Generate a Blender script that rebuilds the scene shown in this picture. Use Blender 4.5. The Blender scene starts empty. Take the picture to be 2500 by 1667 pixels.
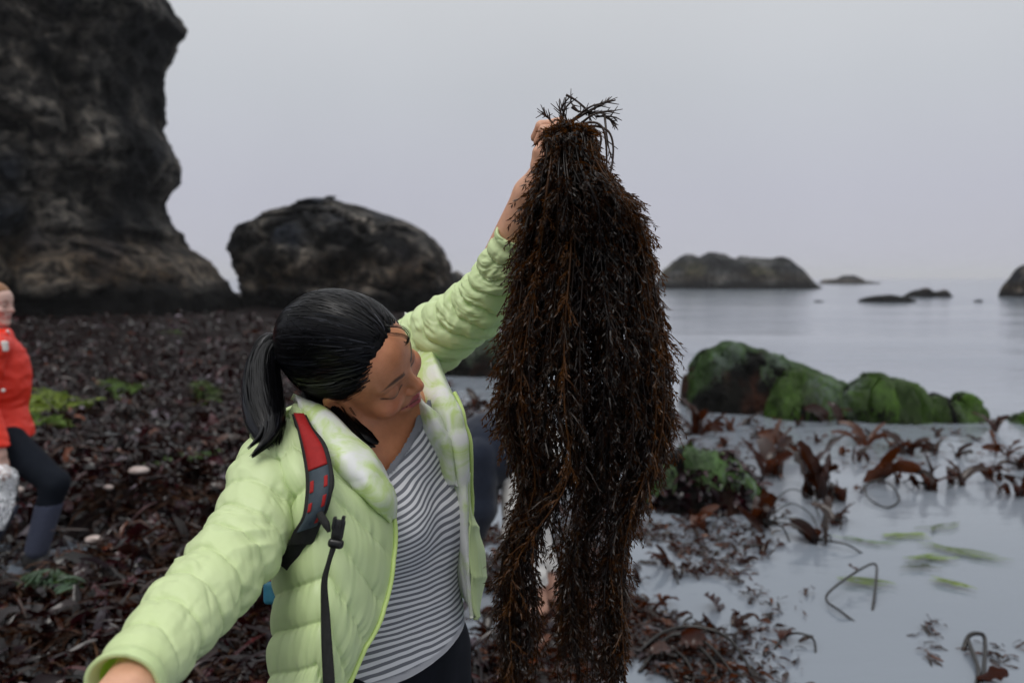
import bpy, math
import numpy as np
from mathutils import Vector

# ------------------------------------------------------------------ camera, sky, sun, exposure
scene = bpy.context.scene
COL = scene.collection
FPX = 28.0 / 36.0 * 2500.0            # focal length in photograph pixels (28 mm on a 36 mm sensor)
PITCH = math.radians(4.57)
CAM = np.array([0.0, 0.0, 1.60])
cam_data = bpy.data.cameras.new('camera')
cam_data.lens = 28.0
cam_data.sensor_width = 36.0
cam_data.clip_start = 0.05
cam_data.clip_end = 9000.0
cam_data.dof.use_dof = True
cam_data.dof.focus_distance = 1.22
cam_data.dof.aperture_fstop = 3.6
cam = bpy.data.objects.new('camera', cam_data)
COL.objects.link(cam)
cam.location = CAM
cam.rotation_euler = (math.pi / 2 - PITCH, 0.0, 0.0)
scene.camera = cam

SUN_EL, SUN_AZ = math.radians(58), math.radians(-150)    # high behind the photographer, veiled by cloud
world = bpy.data.worlds.new('World')
scene.world = world
world.use_nodes = True
wn, wl = world.node_tree.nodes, world.node_tree.links
wn.clear()
w_out = wn.new('ShaderNodeOutputWorld')
w_bg = wn.new('ShaderNodeBackground')
w_sky = wn.new('ShaderNodeTexSky')
w_sky.sky_type = 'NISHITA'
w_sky.sun_disc = False
w_sky.sun_elevation = SUN_EL
w_sky.sun_rotation = SUN_AZ
w_sky.dust_density = 3.0
w_tc = wn.new('ShaderNodeTexCoord')
w_sep = wn.new('ShaderNodeSeparateXYZ')
w_ramp = wn.new('ShaderNodeValToRGB')
w_cr = w_ramp.color_ramp
# cloud layer: an overcast dome, evenly brighter towards the zenith (values are for strength 0.1)
SKY_K = 1.5
stops = [(0.0, (.465, .47, .545)), (0.10, (.478, .485, .557)), (0.22, (.515, .535, .575)), (0.40, (.62, .635, .65)), (1.0, (1.36, 1.37, 1.38))]
while len(w_cr.elements) < len(stops):
    w_cr.elements.new(0.5)
for e, (p, c) in zip(w_cr.elements, stops):
    e.position = p
    e.color = (*[x / SKY_K for x in c], 1.0)
w_noise = wn.new('ShaderNodeTexNoise')
w_noise.inputs['Scale'].default_value = 2.2
w_noise.inputs['Detail'].default_value = 3.0
w_noise.inputs['Roughness'].default_value = 0.45
w_mr = wn.new('ShaderNodeMapRange')
w_mr.inputs['From Min'].default_value = 0.3
w_mr.inputs['From Max'].default_value = 0.7
w_mr.inputs['To Min'].default_value = 9.6 * SKY_K
w_mr.inputs['To Max'].default_value = 10.4 * SKY_K
w_mul = wn.new('ShaderNodeVectorMath'); w_mul.operation = 'SCALE'
w_mix = wn.new('ShaderNodeMix'); w_mix.data_type = 'RGBA'
w_mix.inputs['Factor'].default_value = 0.97           # 97 % cloud, a trace of the sky behind it
wl.new(w_tc.outputs['Generated'], w_sep.inputs[0])
wl.new(w_sep.outputs['Z'], w_ramp.inputs['Fac'])
wl.new(w_tc.outputs['Generated'], w_noise.inputs['Vector'])
wl.new(w_noise.outputs['Fac'], w_mr.inputs['Value'])
wl.new(w_ramp.outputs['Color'], w_mul.inputs[0])
wl.new(w_mr.outputs['Result'], w_mul.inputs['Scale'])
wl.new(w_sky.outputs['Color'], w_mix.inputs['A'])
wl.new(w_mul.outputs['Vector'], w_mix.inputs['B'])
wl.new(w_mix.outputs['Result'], w_bg.inputs['Color'])
w_bg.inputs['Strength'].default_value = 0.1
wl.new(w_bg.outputs['Background'], w_out.inputs['Surface'])

sun_data = bpy.data.lights.new('sun', 'SUN')
sun_data.energy = 1.2
sun_data.angle = math.radians(28)
sun_data.color = (1.0, 0.97, 0.93)
sun = bpy.data.objects.new('sun', sun_data)
COL.objects.link(sun)
_sd = Vector((math.sin(SUN_AZ) * math.cos(SUN_EL), math.cos(SUN_AZ) * math.cos(SUN_EL), math.sin(SUN_EL)))
sun.rotation_euler = (-_sd).to_track_quat('-Z', 'Y').to_euler()

scene.view_settings.view_transform = 'Standard'
scene.view_settings.look = 'None'
scene.view_settings.exposure = 0.1
scene.view_settings.gamma = 1.0
scene.view_settings.use_curve_mapping = False
scene.cycles.use_denoising = True
scene.cycles.max_bounces = 6
scene.cycles.transparent_max_bounces = 12
scene.cycles.caustics_reflective = False
scene.cycles.caustics_refractive = False

# ------------------------------------------------------------------ helpers: pixels to places
_F = np.array([0, math.cos(PITCH), -math.sin(PITCH)])
_U = np.array([0, math.sin(PITCH), math.cos(PITCH)])
_R = np.array([1.0, 0, 0])

def P(px, py, d):
    """a point seen at photograph pixel (px, py), d metres in front of the camera"""
    return CAM + d * (_F + (px - 1250.0) / FPX * _R + (833.5 - py) / FPX * _U)

def PS(rows):
    return np.array([P(*r) for r in rows])

def G(px, py, z=0.0):
    """the point of the level z that is seen at a photograph pixel"""
    v = _F + (px - 1250.0) / FPX * _R + (833.5 - py) / FPX * _U
    return CAM + v * ((z - CAM[2]) / v[2])

# ------------------------------------------------------------------ helpers: noise
_rng = np.random.default_rng(11)
_PERM = np.concatenate([_rng.permutation(256)] * 3)
_GRAD = _rng.normal(size=(256, 3))
_GRAD /= np.linalg.norm(_GRAD, axis=1)[:, None]
_RND = _rng.random((256, 3))

def perlin(p):
    p = np.asarray(p, float)
    i = np.floor(p).astype(int)
    f = p - i
    i &= 255
    u = f * f * f * (f * (f * 6 - 15) + 10)
    def g(dx, dy, dz):
        h = _PERM[_PERM[_PERM[(i[:, 0] + dx) & 255] + ((i[:, 1] + dy) & 255)] + ((i[:, 2] + dz) & 255)]
        return (_GRAD[h] * (f - (dx, dy, dz))).sum(1)
    x0 = g(0, 0, 0) + u[:, 0] * (g(1, 0, 0) - g(0, 0, 0))
    x1 = g(0, 1, 0) + u[:, 0] * (g(1, 1, 0) - g(0, 1, 0))
    x2 = g(0, 0, 1) + u[:, 0] * (g(1, 0, 1) - g(0, 0, 1))
    x3 = g(0, 1, 1) + u[:, 0] * (g(1, 1, 1) - g(0, 1, 1))
    y0 = x0 + u[:, 1] * (x1 - x0)
    y1 = x2 + u[:, 1] * (x3 - x2)
    return (y0 + u[:, 2] * (y1 - y0)) * 1.5

def fbm(p, octv=4, gain=0.5, ridged=False):
    p = np.asarray(p, float)
    a, s, t = 1.0, 0.0, 0.0
    for k in range(octv):
        n = perlin(p * 2.03 ** k + 17.3 * k)
        if ridged:
            n = 1 - 2 * np.abs(n)
        s = s + a * n
        t += a
        a *= gain
    return s / t

def worley(p):
    p = np.asarray(p, float)
    i = np.floor(p).astype(int)
    f1 = np.full(len(p), 9.0); f2 = f1.copy(); idv = np.zeros(len(p))
    for dx in (-1, 0, 1):
        for dy in (-1, 0, 1):
            for dz in (-1, 0, 1):
                c = i + (dx, dy, dz)
                cc = c & 255
                h = _PERM[_PERM[_PERM[cc[:, 0]] + cc[:, 1]] + cc[:, 2]]
                d = np.linalg.norm(c + _RND[h] - p, axis=1)
                m = d < f1
                f2 = np.where(m, f1, np.minimum(f2, d))
                idv = np.where(m, _RND[(h * 7 + 3) & 255, 0], idv)
                f1 = np.where(m, d, f1)
    return f1, f2, idv

def sstep(a, b, x):
    t = np.clip((np.asarray(x, float) - a) / (b - a), 0, 1)
    return t * t * (3 - 2 * t)

def unit(v):
    v = np.asarray(v, float)
    return v / np.maximum(np.linalg.norm(v, axis=-1, keepdims=True), 1e-9)

# ------------------------------------------------------------------ helpers: objects
def empty(name, loc, label=None, cat=None, group=None):
    o = bpy.data.objects.new(name, None)
    o.empty_display_size = 0.1
    COL.objects.link(o)
    o.location = [float(x) for x in loc]
    return tag(o, label, cat, group)

def tag(o, label=None, cat=None, group=None, kind=None):
    if label: o['label'] = label
    if cat: o['category'] = cat
    if group: o['group'] = group
    if kind: o['kind'] = kind
    return o

def world_loc(o):
    v = np.zeros(3)
    while o is not None:
        v = v + np.array(o.location)
        o = o.parent
    return v

def make_mesh(name, v, polys, mat=None, smooth=True, uv=None, col=None):
    """polys: a list of integer arrays, each (n, 3) or (n, 4)"""
    polys = [np.asarray(q, np.int32) for q in (polys if isinstance(polys, (list, tuple)) else [polys]) if len(q)]
    me = bpy.data.meshes.new(name)
    v = np.asarray(v, np.float32)
    me.vertices.add(len(v))
    me.vertices.foreach_set('co', v.ravel())
    idx = np.concatenate([q.ravel() for q in polys])
    tot = np.concatenate([np.full(len(q), q.shape[1], np.int32) for q in polys])
    me.loops.add(len(idx))
    me.loops.foreach_set('vertex_index', idx)
    me.polygons.add(len(tot))
    me.polygons.foreach_set('loop_start', np.concatenate([[0], np.cumsum(tot)[:-1]]).astype(np.int32))
    me.polygons.foreach_set('loop_total', tot)
    if smooth:
        me.polygons.foreach_set('use_smooth', np.ones(len(tot), bool))
    if uv is not None:
        lay = me.uv_layers.new(name='UVMap')
        lay.data.foreach_set('uv', np.asarray(uv, np.float32)[idx].ravel())
    if col is not None:
        at = me.color_attributes.new('Col', 'FLOAT_COLOR', 'POINT')
        c = np.ones((len(v), 4), np.float32)
        c[:, :3] = col
        at.data.foreach_set('color', c.ravel())
    me.update(calc_edges=True)
    if mat is not None:
        me.materials.append(mat)
    return me

def obj(name, v, polys, mat, parent=None, smooth=True, uv=None, col=None, base=None):
    """one mesh object; v in world coordinates. Top-level ones get their origin at the foot of the thing."""
    v = np.asarray(v, float)
    if parent is not None:
        org = world_loc(parent)
    elif base is not None:
        org = np.asarray(base, float)
    else:
        org = np.array([v[:, 0].mean(), v[:, 1].mean(), v[:, 2].min()])
    o = bpy.data.objects.new(name, make_mesh(name, v - org, polys, mat, smooth, uv, col))
    COL.objects.link(o)
    if parent is not None:
        o.parent = parent
    else:
        o.location = org
    return o

# ------------------------------------------------------------------ helpers: shapes
def cr(pts, n, axis=0):
    """Catmull-Rom through control points along an axis, n samples"""
    pts = np.moveaxis(np.asarray(pts, float), axis, 0)
    m = len(pts)
    ext = np.concatenate([[2 * pts[0] - pts[1]], pts, [2 * pts[-1] - pts[-2]]])
    t = np.linspace(0, m - 1, n)
    i = np.minimum(t.astype(int), m - 2)
    f = (t - i).reshape((-1,) + (1,) * (pts.ndim - 1))
    p0, p1, p2, p3 = ext[i], ext[i + 1], ext[i + 2], ext[i + 3]
    r = 0.5 * ((2 * p1) + (-p0 + p2) * f + (2 * p0 - 5 * p1 + 4 * p2 - p3) * f ** 2 + (-p0 + 3 * p1 - 3 * p2 + p3) * f ** 3)
    return np.moveaxis(r, 0, axis)

def grid_faces(n, m, wrap=False):
    i = np.arange(n - 1)[:, None]
    mm = m if wrap else m - 1
    j = np.arange(mm)[None, :]
    a = i * m + j
    b = i * m + (j + 1) % m
    return np.stack([a, b, b + m, a + m], -1).reshape(-1, 4)

def grid_normals(g):
    du = np.gradient(g, axis=0)
    dv = np.gradient(g, axis=1)
    return unit(np.cross(du, dv))

def shell(g, nrm, th):
    """thicken a grid sheet: returns verts, faces (front sheet, back sheet, rim)"""
    n, m = g.shape[:2]
    v = np.concatenate([g.reshape(-1, 3), (g - nrm * th).reshape(-1, 3)])
    f = grid_faces(n, m)
    k = n * m
    top, bot = np.arange(m), np.arange(m) + (n - 1) * m
    lef, rig = np.arange(n) * m, np.arange(n) * m + m - 1
    rim = []
    for e, flip in ((top, 0), (bot, 1), (lef, 1), (rig, 0)):
        q = np.stack([e[:-1], e[1:], e[1:] + k, e[:-1] + k], 1)
        rim.append(q[:, ::-1] if flip else q)
    return v, [f[:, ::-1], f + k, np.concatenate(rim)]

def frames(path):
    path = np.asarray(path, float)
    t = unit(np.gradient(path, axis=0))
    a = np.array([0, 0, 1.0]) if abs(t[0][2]) < 0.9 else np.array([1.0, 0, 0])
    n = unit(np.cross(t[0], a))
    N = [n]
    for k in range(1, len(path)):
        n = unit(n - t[k] * np.dot(n, t[k]))
        N.append(n)
    N = np.array(N)
    return t, N, np.cross(t, N)

def tube(path, r, m=8, cap=True, flat=None):
    """a tapered tube along a path: verts, faces"""
    path = np.asarray(path, float)
    n = len(path)
    r = np.broadcast_to(np.asarray(r, float), (n,))
    t, N, B = frames(path)
    a = np.linspace(0, 2 * np.pi, m, endpoint=False)
    fl = 1.0 if flat is None else flat
    v = path[:, None] + r[:, None, None] * (np.cos(a)[None, :, None] * N[:, None] + fl * np.sin(a)[None, :, None] * B[:, None])
    v = v.reshape(-1, 3)
    f = grid_faces(n, m, True)
    if cap:
        v = np.concatenate([v, path[:1], path[-1:]])
        j = np.arange(m)
        c0 = np.stack([np.full(m, n * m), (j + 1) % m, j], 1)
        c1 = np.stack([np.full(m, n * m + 1), (n - 1) * m + j, (n - 1) * m + (j + 1) % m], 1)
        return v, [f, np.concatenate([c0, c1])]
    return v, [f]

def join(parts):
    """[(verts, [faces...]), ...] -> one (verts, [quads, tris])"""
    vs, qs, ts, k = [], [], [], 0
    for v, fs in parts:
        vs.append(np.asarray(v))
        for f in fs:
            f = np.asarray(f)
            if len(f):
                (qs if f.shape[1] == 4 else ts).append(f + k)
        k += len(v)
    out = []
    if qs: out.append(np.concatenate(qs))
    if ts: out.append(np.concatenate(ts))
    return np.concatenate(vs), out

def rbox(c, ax, half, bev=0.15, n=5):
    """rounded box: c centre, ax 3 axes (rows), half sizes; superellipsoid grid on a cube-sphere"""
    s = np.linspace(-1, 1, n * 2)
    V, Fc, k = [], [], 0
    for a in range(3):
        for sg in (-1, 1):
            u, w = np.meshgrid(s, s, indexing='ij')
            q = np.zeros(u.shape + (3,))
            q[..., a] = sg
            q[..., (a + 1) % 3] = u
            q[..., (a + 2) % 3] = w
            V.append(q.reshape(-1, 3))
            f = grid_faces(len(s), len(s)) + k
            Fc.append(f if sg > 0 else f[:, ::-1])
            k += q.shape[0] * q.shape[1]
    q = np.concatenate(V)
    half = np.asarray(half, float)
    b = bev * half.min()
    core = np.clip(q * half, -(half - b), half - b)
    d = q * half - core
    d = unit(d) * b * (np.linalg.norm(d, axis=1, keepdims=True) > 1e-9)
    loc = core + d
    return np.asarray(c) + loc @ np.asarray(ax, float), [np.concatenate(Fc)]

# signed distance fields and their surfaces
def ell(X, c, r, A=None):
    q = X - np.asarray(c, np.float32)
    if A is not None:
        q = q @ np.asarray(A, np.float32).T
    r = np.asarray(r, np.float32)
    k0 = np.linalg.norm(q / r, axis=1)
    k1 = np.linalg.norm(q / (r * r), axis=1)
    return k0 * (k0 - 1) / np.maximum(k1, 1e-6)

def cone(X, a, b, ra, rb=None):
    rb = ra if rb is None else rb
    a = np.asarray(a, np.float32); b = np.asarray(b, np.float32)
    ba = b - a
    q = X - a
    t = np.clip(q @ ba / (ba @ ba), 0, 1)
    return np.linalg.norm(q - t[:, None] * ba, axis=1) - (ra + t * (rb - ra))

def smin(a, b, k):
    h = np.clip(0.5 + 0.5 * (b - a) / k, 0, 1)
    return b + (a - b) * h - k * h * (1 - h)

def smax(a, b, k):
    return -smin(-a, -b, k)

def surfnet(fn, lo, hi, step):
    """surface nets of fn (N,3)->(N,) over a box"""
    ax = [np.arange(l, h + s, s, dtype=np.float32) for l, h, s in zip(lo, hi, np.broadcast_to(step, 3))]
    sh = tuple(len(a) for a in ax)
    f = np.empty(sh, np.float32)
    Y, Z = np.meshgrid(ax[1], ax[2], indexing='ij')
    ch = max(1, int(400000 // Y.size))
    for i in range(0, sh[0], ch):
        xs = ax[0][i:i + ch]
        X = np.stack([np.repeat(xs, Y.size), np.tile(Y.ravel(), len(xs)), np.tile(Z.ravel(), len(xs))], 1)
        f[i:i + ch] = fn(X).reshape(len(xs), *Y.shape)
    s = f < 0
    cnt = np.zeros(tuple(n - 1 for n in sh), np.int8)
    cs = [(a, b, c) for a in (0, 1) for b in (0, 1) for c in (0, 1)]
    for a, b, c in cs:
        cnt += s[a:sh[0] - 1 + a, b:sh[1] - 1 + b, c:sh[2] - 1 + c]
    act = (cnt > 0) & (cnt < 8)
    I = np.argwhere(act)
    vid = np.full(act.shape, -1, np.int64)
    vid[act] = np.arange(len(I))
    acc = np.zeros((len(I), 3)); num = np.zeros(len(I))
    val = {c: f[I[:, 0] + c[0], I[:, 1] + c[1], I[:, 2] + c[2]] for c in cs}
    for c in cs:
        for k in range(3):
            if c[k] == 0:
                c2 = list(c); c2[k] = 1; c2 = tuple(c2)
                va, vb = val[c], val[c2]
                m = (va < 0) != (vb < 0)
                t = np.where(m, va / np.where(m, va - vb, 1), 0)
                pos = np.array(c, float)[None].repeat(len(I), 0)
                pos[:, k] = t
                acc[m] += pos[m]
                num[m] += 1
    loc = I + acc / np.maximum(num, 1)[:, None]
    st = np.array([a[1] - a[0] for a in ax])
    V = np.array([a[0] for a in ax]) + loc * st
    Fq = []
    for k in range(3):
        u, w = (k + 1) % 3, (k + 2) % 3
        sl0 = [slice(None)] * 3; sl1 = [slice(None)] * 3
        sl0[k] = slice(0, -1); sl1[k] = slice(1, None)
        for q in (u, w):
            sl0[q] = slice(1, -1); sl1[q] = slice(1, -1)
        a, b = s[tuple(sl0)], s[tuple(sl1)]
        E = np.argwhere(a != b)
        if not len(E): continue
        inside = a[tuple(E.T)]
        base = E.copy(); base[:, u] += 1; base[:, w] += 1
        def cell(du, dw):
            q = base.copy(); q[:, u] += du; q[:, w] += dw
            return vid[tuple(q.T)]
        quad = np.stack([cell(-1, -1), cell(0, -1), cell(0, 0), cell(-1, 0)], 1)
        quad[~inside] = quad[~inside][:, ::-1]
        Fq.append(quad)
    Fq = np.concatenate(Fq)
    Fq = Fq[(Fq >= 0).all(1)]
    return V, Fq

def relax(V, Fq, it=2, w=0.5):
    n = len(V)
    for _ in range(it):
        s = np.zeros_like(V); c = np.zeros(n)
        for k in range(4):
            a, b = Fq[:, k], Fq[:, (k + 1) % 4]
            for q in range(3):
                s[:, q] += np.bincount(a, V[b, q], n) + np.bincount(b, V[a, q], n)
            c += np.bincount(a, minlength=n) + np.bincount(b, minlength=n)
        V = V + w * (s / np.maximum(c, 1)[:, None] - V)
    return V

def vnormals(V, Fq):
    fn = np.cross(V[Fq[:, 2]] - V[Fq[:, 0]], V[Fq[:, 3]] - V[Fq[:, 1]])
    n = np.zeros_like(V)
    for k in range(4):
        for q in range(3):
            n[:, q] += np.bincount(Fq[:, k], fn[:, q], len(V))
    return unit(n)

def keep(V, Fq, mask):
    """only the faces whose vertices all pass the mask"""
    fk = Fq[mask[Fq].all(1)]
    used = np.unique(fk)
    new = np.full(len(V), -1); new[used] = np.arange(len(used))
    return used, new[fk]

# ------------------------------------------------------------------ helpers: materials
def pmat(name, cols, scale=4.0, rough=0.6, spec=0.5, bump=0.0, bscale=20.0, detail=5.0, stretch=None, vcol=False,
         coat=0.0, sheen=0.0, trans=None, tfac=0.0, rough_var=0.0, sss=0.0, vmix=None, distort=0.0, bdist=0.01):
    """procedural material: noise between colours (or the mesh's own Col attribute varied by noise), bump relief"""
    m = bpy.data.materials.new(name)
    m.use_nodes = True
    N, L = m.node_tree.nodes, m.node_tree.links
    b = N['Principled BSDF']
    tc = N.new('ShaderNodeTexCoord')
    mp = N.new('ShaderNodeMapping')
    if stretch: mp.inputs['Scale'].default_value = stretch
    L.new(tc.outputs['Object'], mp.inputs['Vector'])
    nz = N.new('ShaderNodeTexNoise')
    nz.inputs['Scale'].default_value = scale
    nz.inputs['Detail'].default_value = detail
    nz.inputs['Roughness'].default_value = 0.6
    nz.inputs['Distortion'].default_value = distort
    L.new(mp.outputs['Vector'], nz.inputs['Vector'])
    rp = N.new('ShaderNodeValToRGB')
    while len(rp.color_ramp.elements) < len(cols):
        rp.color_ramp.elements.new(0.5)
    for k, (e, c) in enumerate(zip(rp.color_ramp.elements, cols)):
        e.position = c[0]
        e.color = (*c[1], 1)
    L.new(nz.outputs['Fac'], rp.inputs['Fac'])
    src = rp.outputs['Color']
    if vcol:
        at = N.new('ShaderNodeAttribute'); at.attribute_name = 'Col'
        mx = N.new('ShaderNodeMix'); mx.data_type = 'RGBA'; mx.blend_type = 'MULTIPLY'
        mx.inputs['Factor'].default_value = 1.0 if vmix is None else vmix
        L.new(at.outputs['Color'], mx.inputs['A'])
        L.new(rp.outputs['Color'], mx.inputs['B'])
        src = mx.outputs['Result']
    L.new(src, b.inputs['Base Color'])
    b.inputs['Roughness'].default_value = rough
    if rough_var:
        rr = N.new('ShaderNodeMapRange')
        rr.inputs['To Min'].default_value = rough - rough_var
        rr.inputs['To Max'].default_value = rough + rough_var
        L.new(nz.outputs['Fac'], rr.inputs['Value'])
        L.new(rr.outputs['Result'], b.inputs['Roughness'])
    b.inputs['Specular IOR Level'].default_value = spec
    b.inputs['Coat Weight'].default_value = coat
    b.inputs['Sheen Weight'].default_value = sheen
    if sss:
        b.inputs['Subsurface Weight'].default_value = sss
        b.inputs['Subsurface Radius'].default_value = (0.012, 0.005, 0.003)
        b.inputs['Subsurface Scale'].default_value = 1.0
    if bump:
        n2 = N.new('ShaderNodeTexNoise')
        n2.inputs['Scale'].default_value = bscale
        n2.inputs['Detail'].default_value = 6.0
        n2.inputs['Roughness'].default_value = 0.65
        L.new(mp.outputs['Vector'], n2.inputs['Vector'])
        bm = N.new('ShaderNodeBump')
        bm.inputs['Strength'].default_value = bump
        bm.inputs['Distance'].default_value = bdist
        L.new(n2.outputs['Fac'], bm.inputs['Height'])
        L.new(bm.outputs['Normal'], b.inputs['Normal'])
    if trans is not None:
        tr = N.new('ShaderNodeBsdfTranslucent')
        tr.inputs['Color'].default_value = (*trans, 1)
        ms = N.new('ShaderNodeMixShader')
        ms.inputs['Fac'].default_value = tfac
        L.new(b.outputs['BSDF'], ms.inputs[1])
        L.new(tr.outputs['BSDF'], ms.inputs[2])
        L.new(ms.outputs['Shader'], N['Material Output'].inputs['Surface'])
    return m
# ------------------------------------------------------------------ the sea, the reef and its seaweed
def ground_z(x, y):
    x = np.asarray(x, float); y = np.asarray(y, float)
    shore = x - (-0.02 - 0.085 * y + .35 * np.sin(y * .9))
    land = sstep(0.9, -0.9, shore)
    q = np.stack([x, y, 0 * x], -1).reshape(-1, 3)
    b1 = fbm(q * 0.45, 3).reshape(x.shape)
    b2 = fbm(q * 1.7 + 5, 3).reshape(x.shape)
    z = -0.16 + 0.24 * land + (0.20 * b1 * sstep(2, 7, y) + 0.13 * b2 * sstep(1.5, 4, np.hypot(x, y))) * (0.3 + 0.7 * land)
    b3 = fbm(q * .8 + 11, 3, ridged=True).reshape(x.shape)
    z = z + .22 * (b3 - .25) * land * sstep(3.2, 5.5, y) * sstep(-.2, -2.0, shore)
    z = z + 0.004 * np.maximum(0, y - 7) * land
    z = z + .17 * np.exp(-((x + 2.15) / .75) ** 2 - ((y - 5.35) / .28) ** 2)
    z = z + 0.12 * sstep(-6, -12, x) * land
    w = np.exp(-(((x + 2.78) / .55) ** 2 + ((y - 4.5) / .45) ** 2) ** 2)      # trodden hollow where the walker steps
    z = z * (1 - w) - .03 * w
    return np.where(y > 60, -0.6, z)

m_ground = pmat('wet_reef', [(0.3, (.003, .002, .002)), (0.55, (.008, .004, .004)), (0.75, (.014, .008, .006))], scale=6, rough=0.7, spec=.08,
                bump=0.8, bscale=30, bdist=0.03)
gx = np.concatenate([-np.geomspace(46, 8, 40)[:-1], np.linspace(-8, 7, 130), np.geomspace(7, 16, 16)[1:]])
gy = np.concatenate([np.linspace(-5, 9, 120), np.geomspace(9, 62, 90)[1:]])
X, Y = np.meshgrid(gx, gy, indexing='ij')
gv = np.stack([X, Y, ground_z(X, Y)], -1).reshape(-1, 3)
tag(obj('reef_ground', gv, grid_faces(len(gx), len(gy))[:, ::-1], m_ground, base=(0, 0, 0)), kind='structure')

# milky shallow sea, one sheet out to the horizon
m_sea = bpy.data.materials.new('sea_water')
m_sea.use_nodes = True
N, L = m_sea.node_tree.nodes, m_sea.node_tree.links
b = N['Principled BSDF']
b.inputs['Base Color'].default_value = (.17, .20, .235, 1)
b.inputs['Roughness'].default_value = 0.13
b.inputs['Specular IOR Level'].default_value = 0.8
b.inputs['IOR'].default_value = 1.34
tc = N.new('ShaderNodeTexCoord')
n1 = N.new('ShaderNodeTexNoise'); n1.inputs['Scale'].default_value = 1.1; n1.inputs['Detail'].default_value = 4.0
mp = N.new('ShaderNodeMapping'); mp.inputs['Scale'].default_value = (0.35, 1.0, 1.0)
n2 = N.new('ShaderNodeTexNoise'); n2.inputs['Scale'].default_value = 0.13; n2.inputs['Detail'].default_value = 3.0
bm = N.new('ShaderNodeBump'); bm.inputs['Strength'].default_value = 0.25; bm.inputs['Distance'].default_value = 0.05
bm2 = N.new('ShaderNodeBump'); bm2.inputs['Strength'].default_value = 0.6; bm2.inputs['Distance'].default_value = 0.3
L.new(tc.outputs['Object'], mp.inputs['Vector'])
L.new(mp.outputs['Vector'], n1.inputs['Vector']); L.new(mp.outputs['Vector'], n2.inputs['Vector'])
L.new(n2.outputs['Fac'], bm2.inputs['Height']); L.new(bm2.outputs['Normal'], bm.inputs['Normal'])
L.new(n1.outputs['Fac'], bm.inputs['Height']); L.new(bm.outputs['Normal'], b.inputs['Normal'])
n3 = N.new('ShaderNodeTexNoise'); n3.inputs['Scale'].default_value = 7.0; n3.inputs['Detail'].default_value = 3.0
bm3 = N.new('ShaderNodeBump'); bm3.inputs['Strength'].default_value = 0.35; bm3.inputs['Distance'].default_value = 0.02
L.new(mp.outputs['Vector'], n3.inputs['Vector']); L.new(n3.outputs['Fac'], bm3.inputs['Height'])
L.new(bm.outputs['Normal'], bm3.inputs['Normal']); L.new(bm3.outputs['Normal'], b.inputs['Normal'])
rp = N.new('ShaderNodeValToRGB')
rp.color_ramp.elements[0].position = 0.35; rp.color_ramp.elements[0].color = (.125, .15, .185, 1)
rp.color_ramp.elements[1].position = 0.7; rp.color_ramp.elements[1].color = (.24, .265, .30, 1)
L.new(n2.outputs['Fac'], rp.inputs['Fac']); L.new(rp.outputs['Color'], b.inputs['Base Color'])
sx = np.concatenate([-np.geomspace(2500, 10, 30), np.linspace(-8, 10, 60), np.geomspace(12, 2500, 30)])
sy = np.concatenate([[-60, -20], np.linspace(-6, 14, 70), np.geomspace(15, 4500, 60)])
X, Y = np.meshgrid(sx, sy, indexing='ij')
sz = 0.010 * perlin(np.stack([X * .5, Y * 1.1, 0 * X], -1).reshape(-1, 3)).reshape(X.shape) * (np.abs(Y) < 40)
tag(obj('sea', np.stack([X, Y, sz], -1).reshape(-1, 3), grid_faces(len(sx), len(sy))[:, ::-1], m_sea, base=(0, 0, 0)), kind='structure')

# ------------------------------------------------------------------ rocks
m_rock = pmat('dark_sea_rock', [(0.36, (.08, .08, .09)), (0.5, (.7, .7, .7)), (0.66, (1.8, 1.7, 1.55))], scale=2.2, rough=0.75, spec=0.12,
              bump=1.0, bscale=4.0, bdist=0.35, vcol=True, detail=7, distort=0.6)

def rock_colour(v, foot, rnd=0.0, wet=1.2, size=3.0):
    q = v / size + rnd
    a = fbm(q * 0.9, 4)
    dk = np.array([.004, .0045, .006])
    c = dk + sstep(-.22, .38, a)[:, None] * (np.array([.165, .152, .138]) - dk)
    bl = sstep(.05, .4, fbm(q * 0.7 + 9, 3))[:, None]
    c = c * (1 - bl) + bl * np.array([.018, .023, .034])
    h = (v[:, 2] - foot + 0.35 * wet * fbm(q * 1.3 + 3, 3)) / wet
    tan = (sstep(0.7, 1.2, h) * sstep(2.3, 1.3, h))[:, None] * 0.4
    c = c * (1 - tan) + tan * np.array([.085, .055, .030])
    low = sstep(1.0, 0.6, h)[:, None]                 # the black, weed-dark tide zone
    return c * (1 - low) + low * np.array([.002, .0018, .002])

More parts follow.
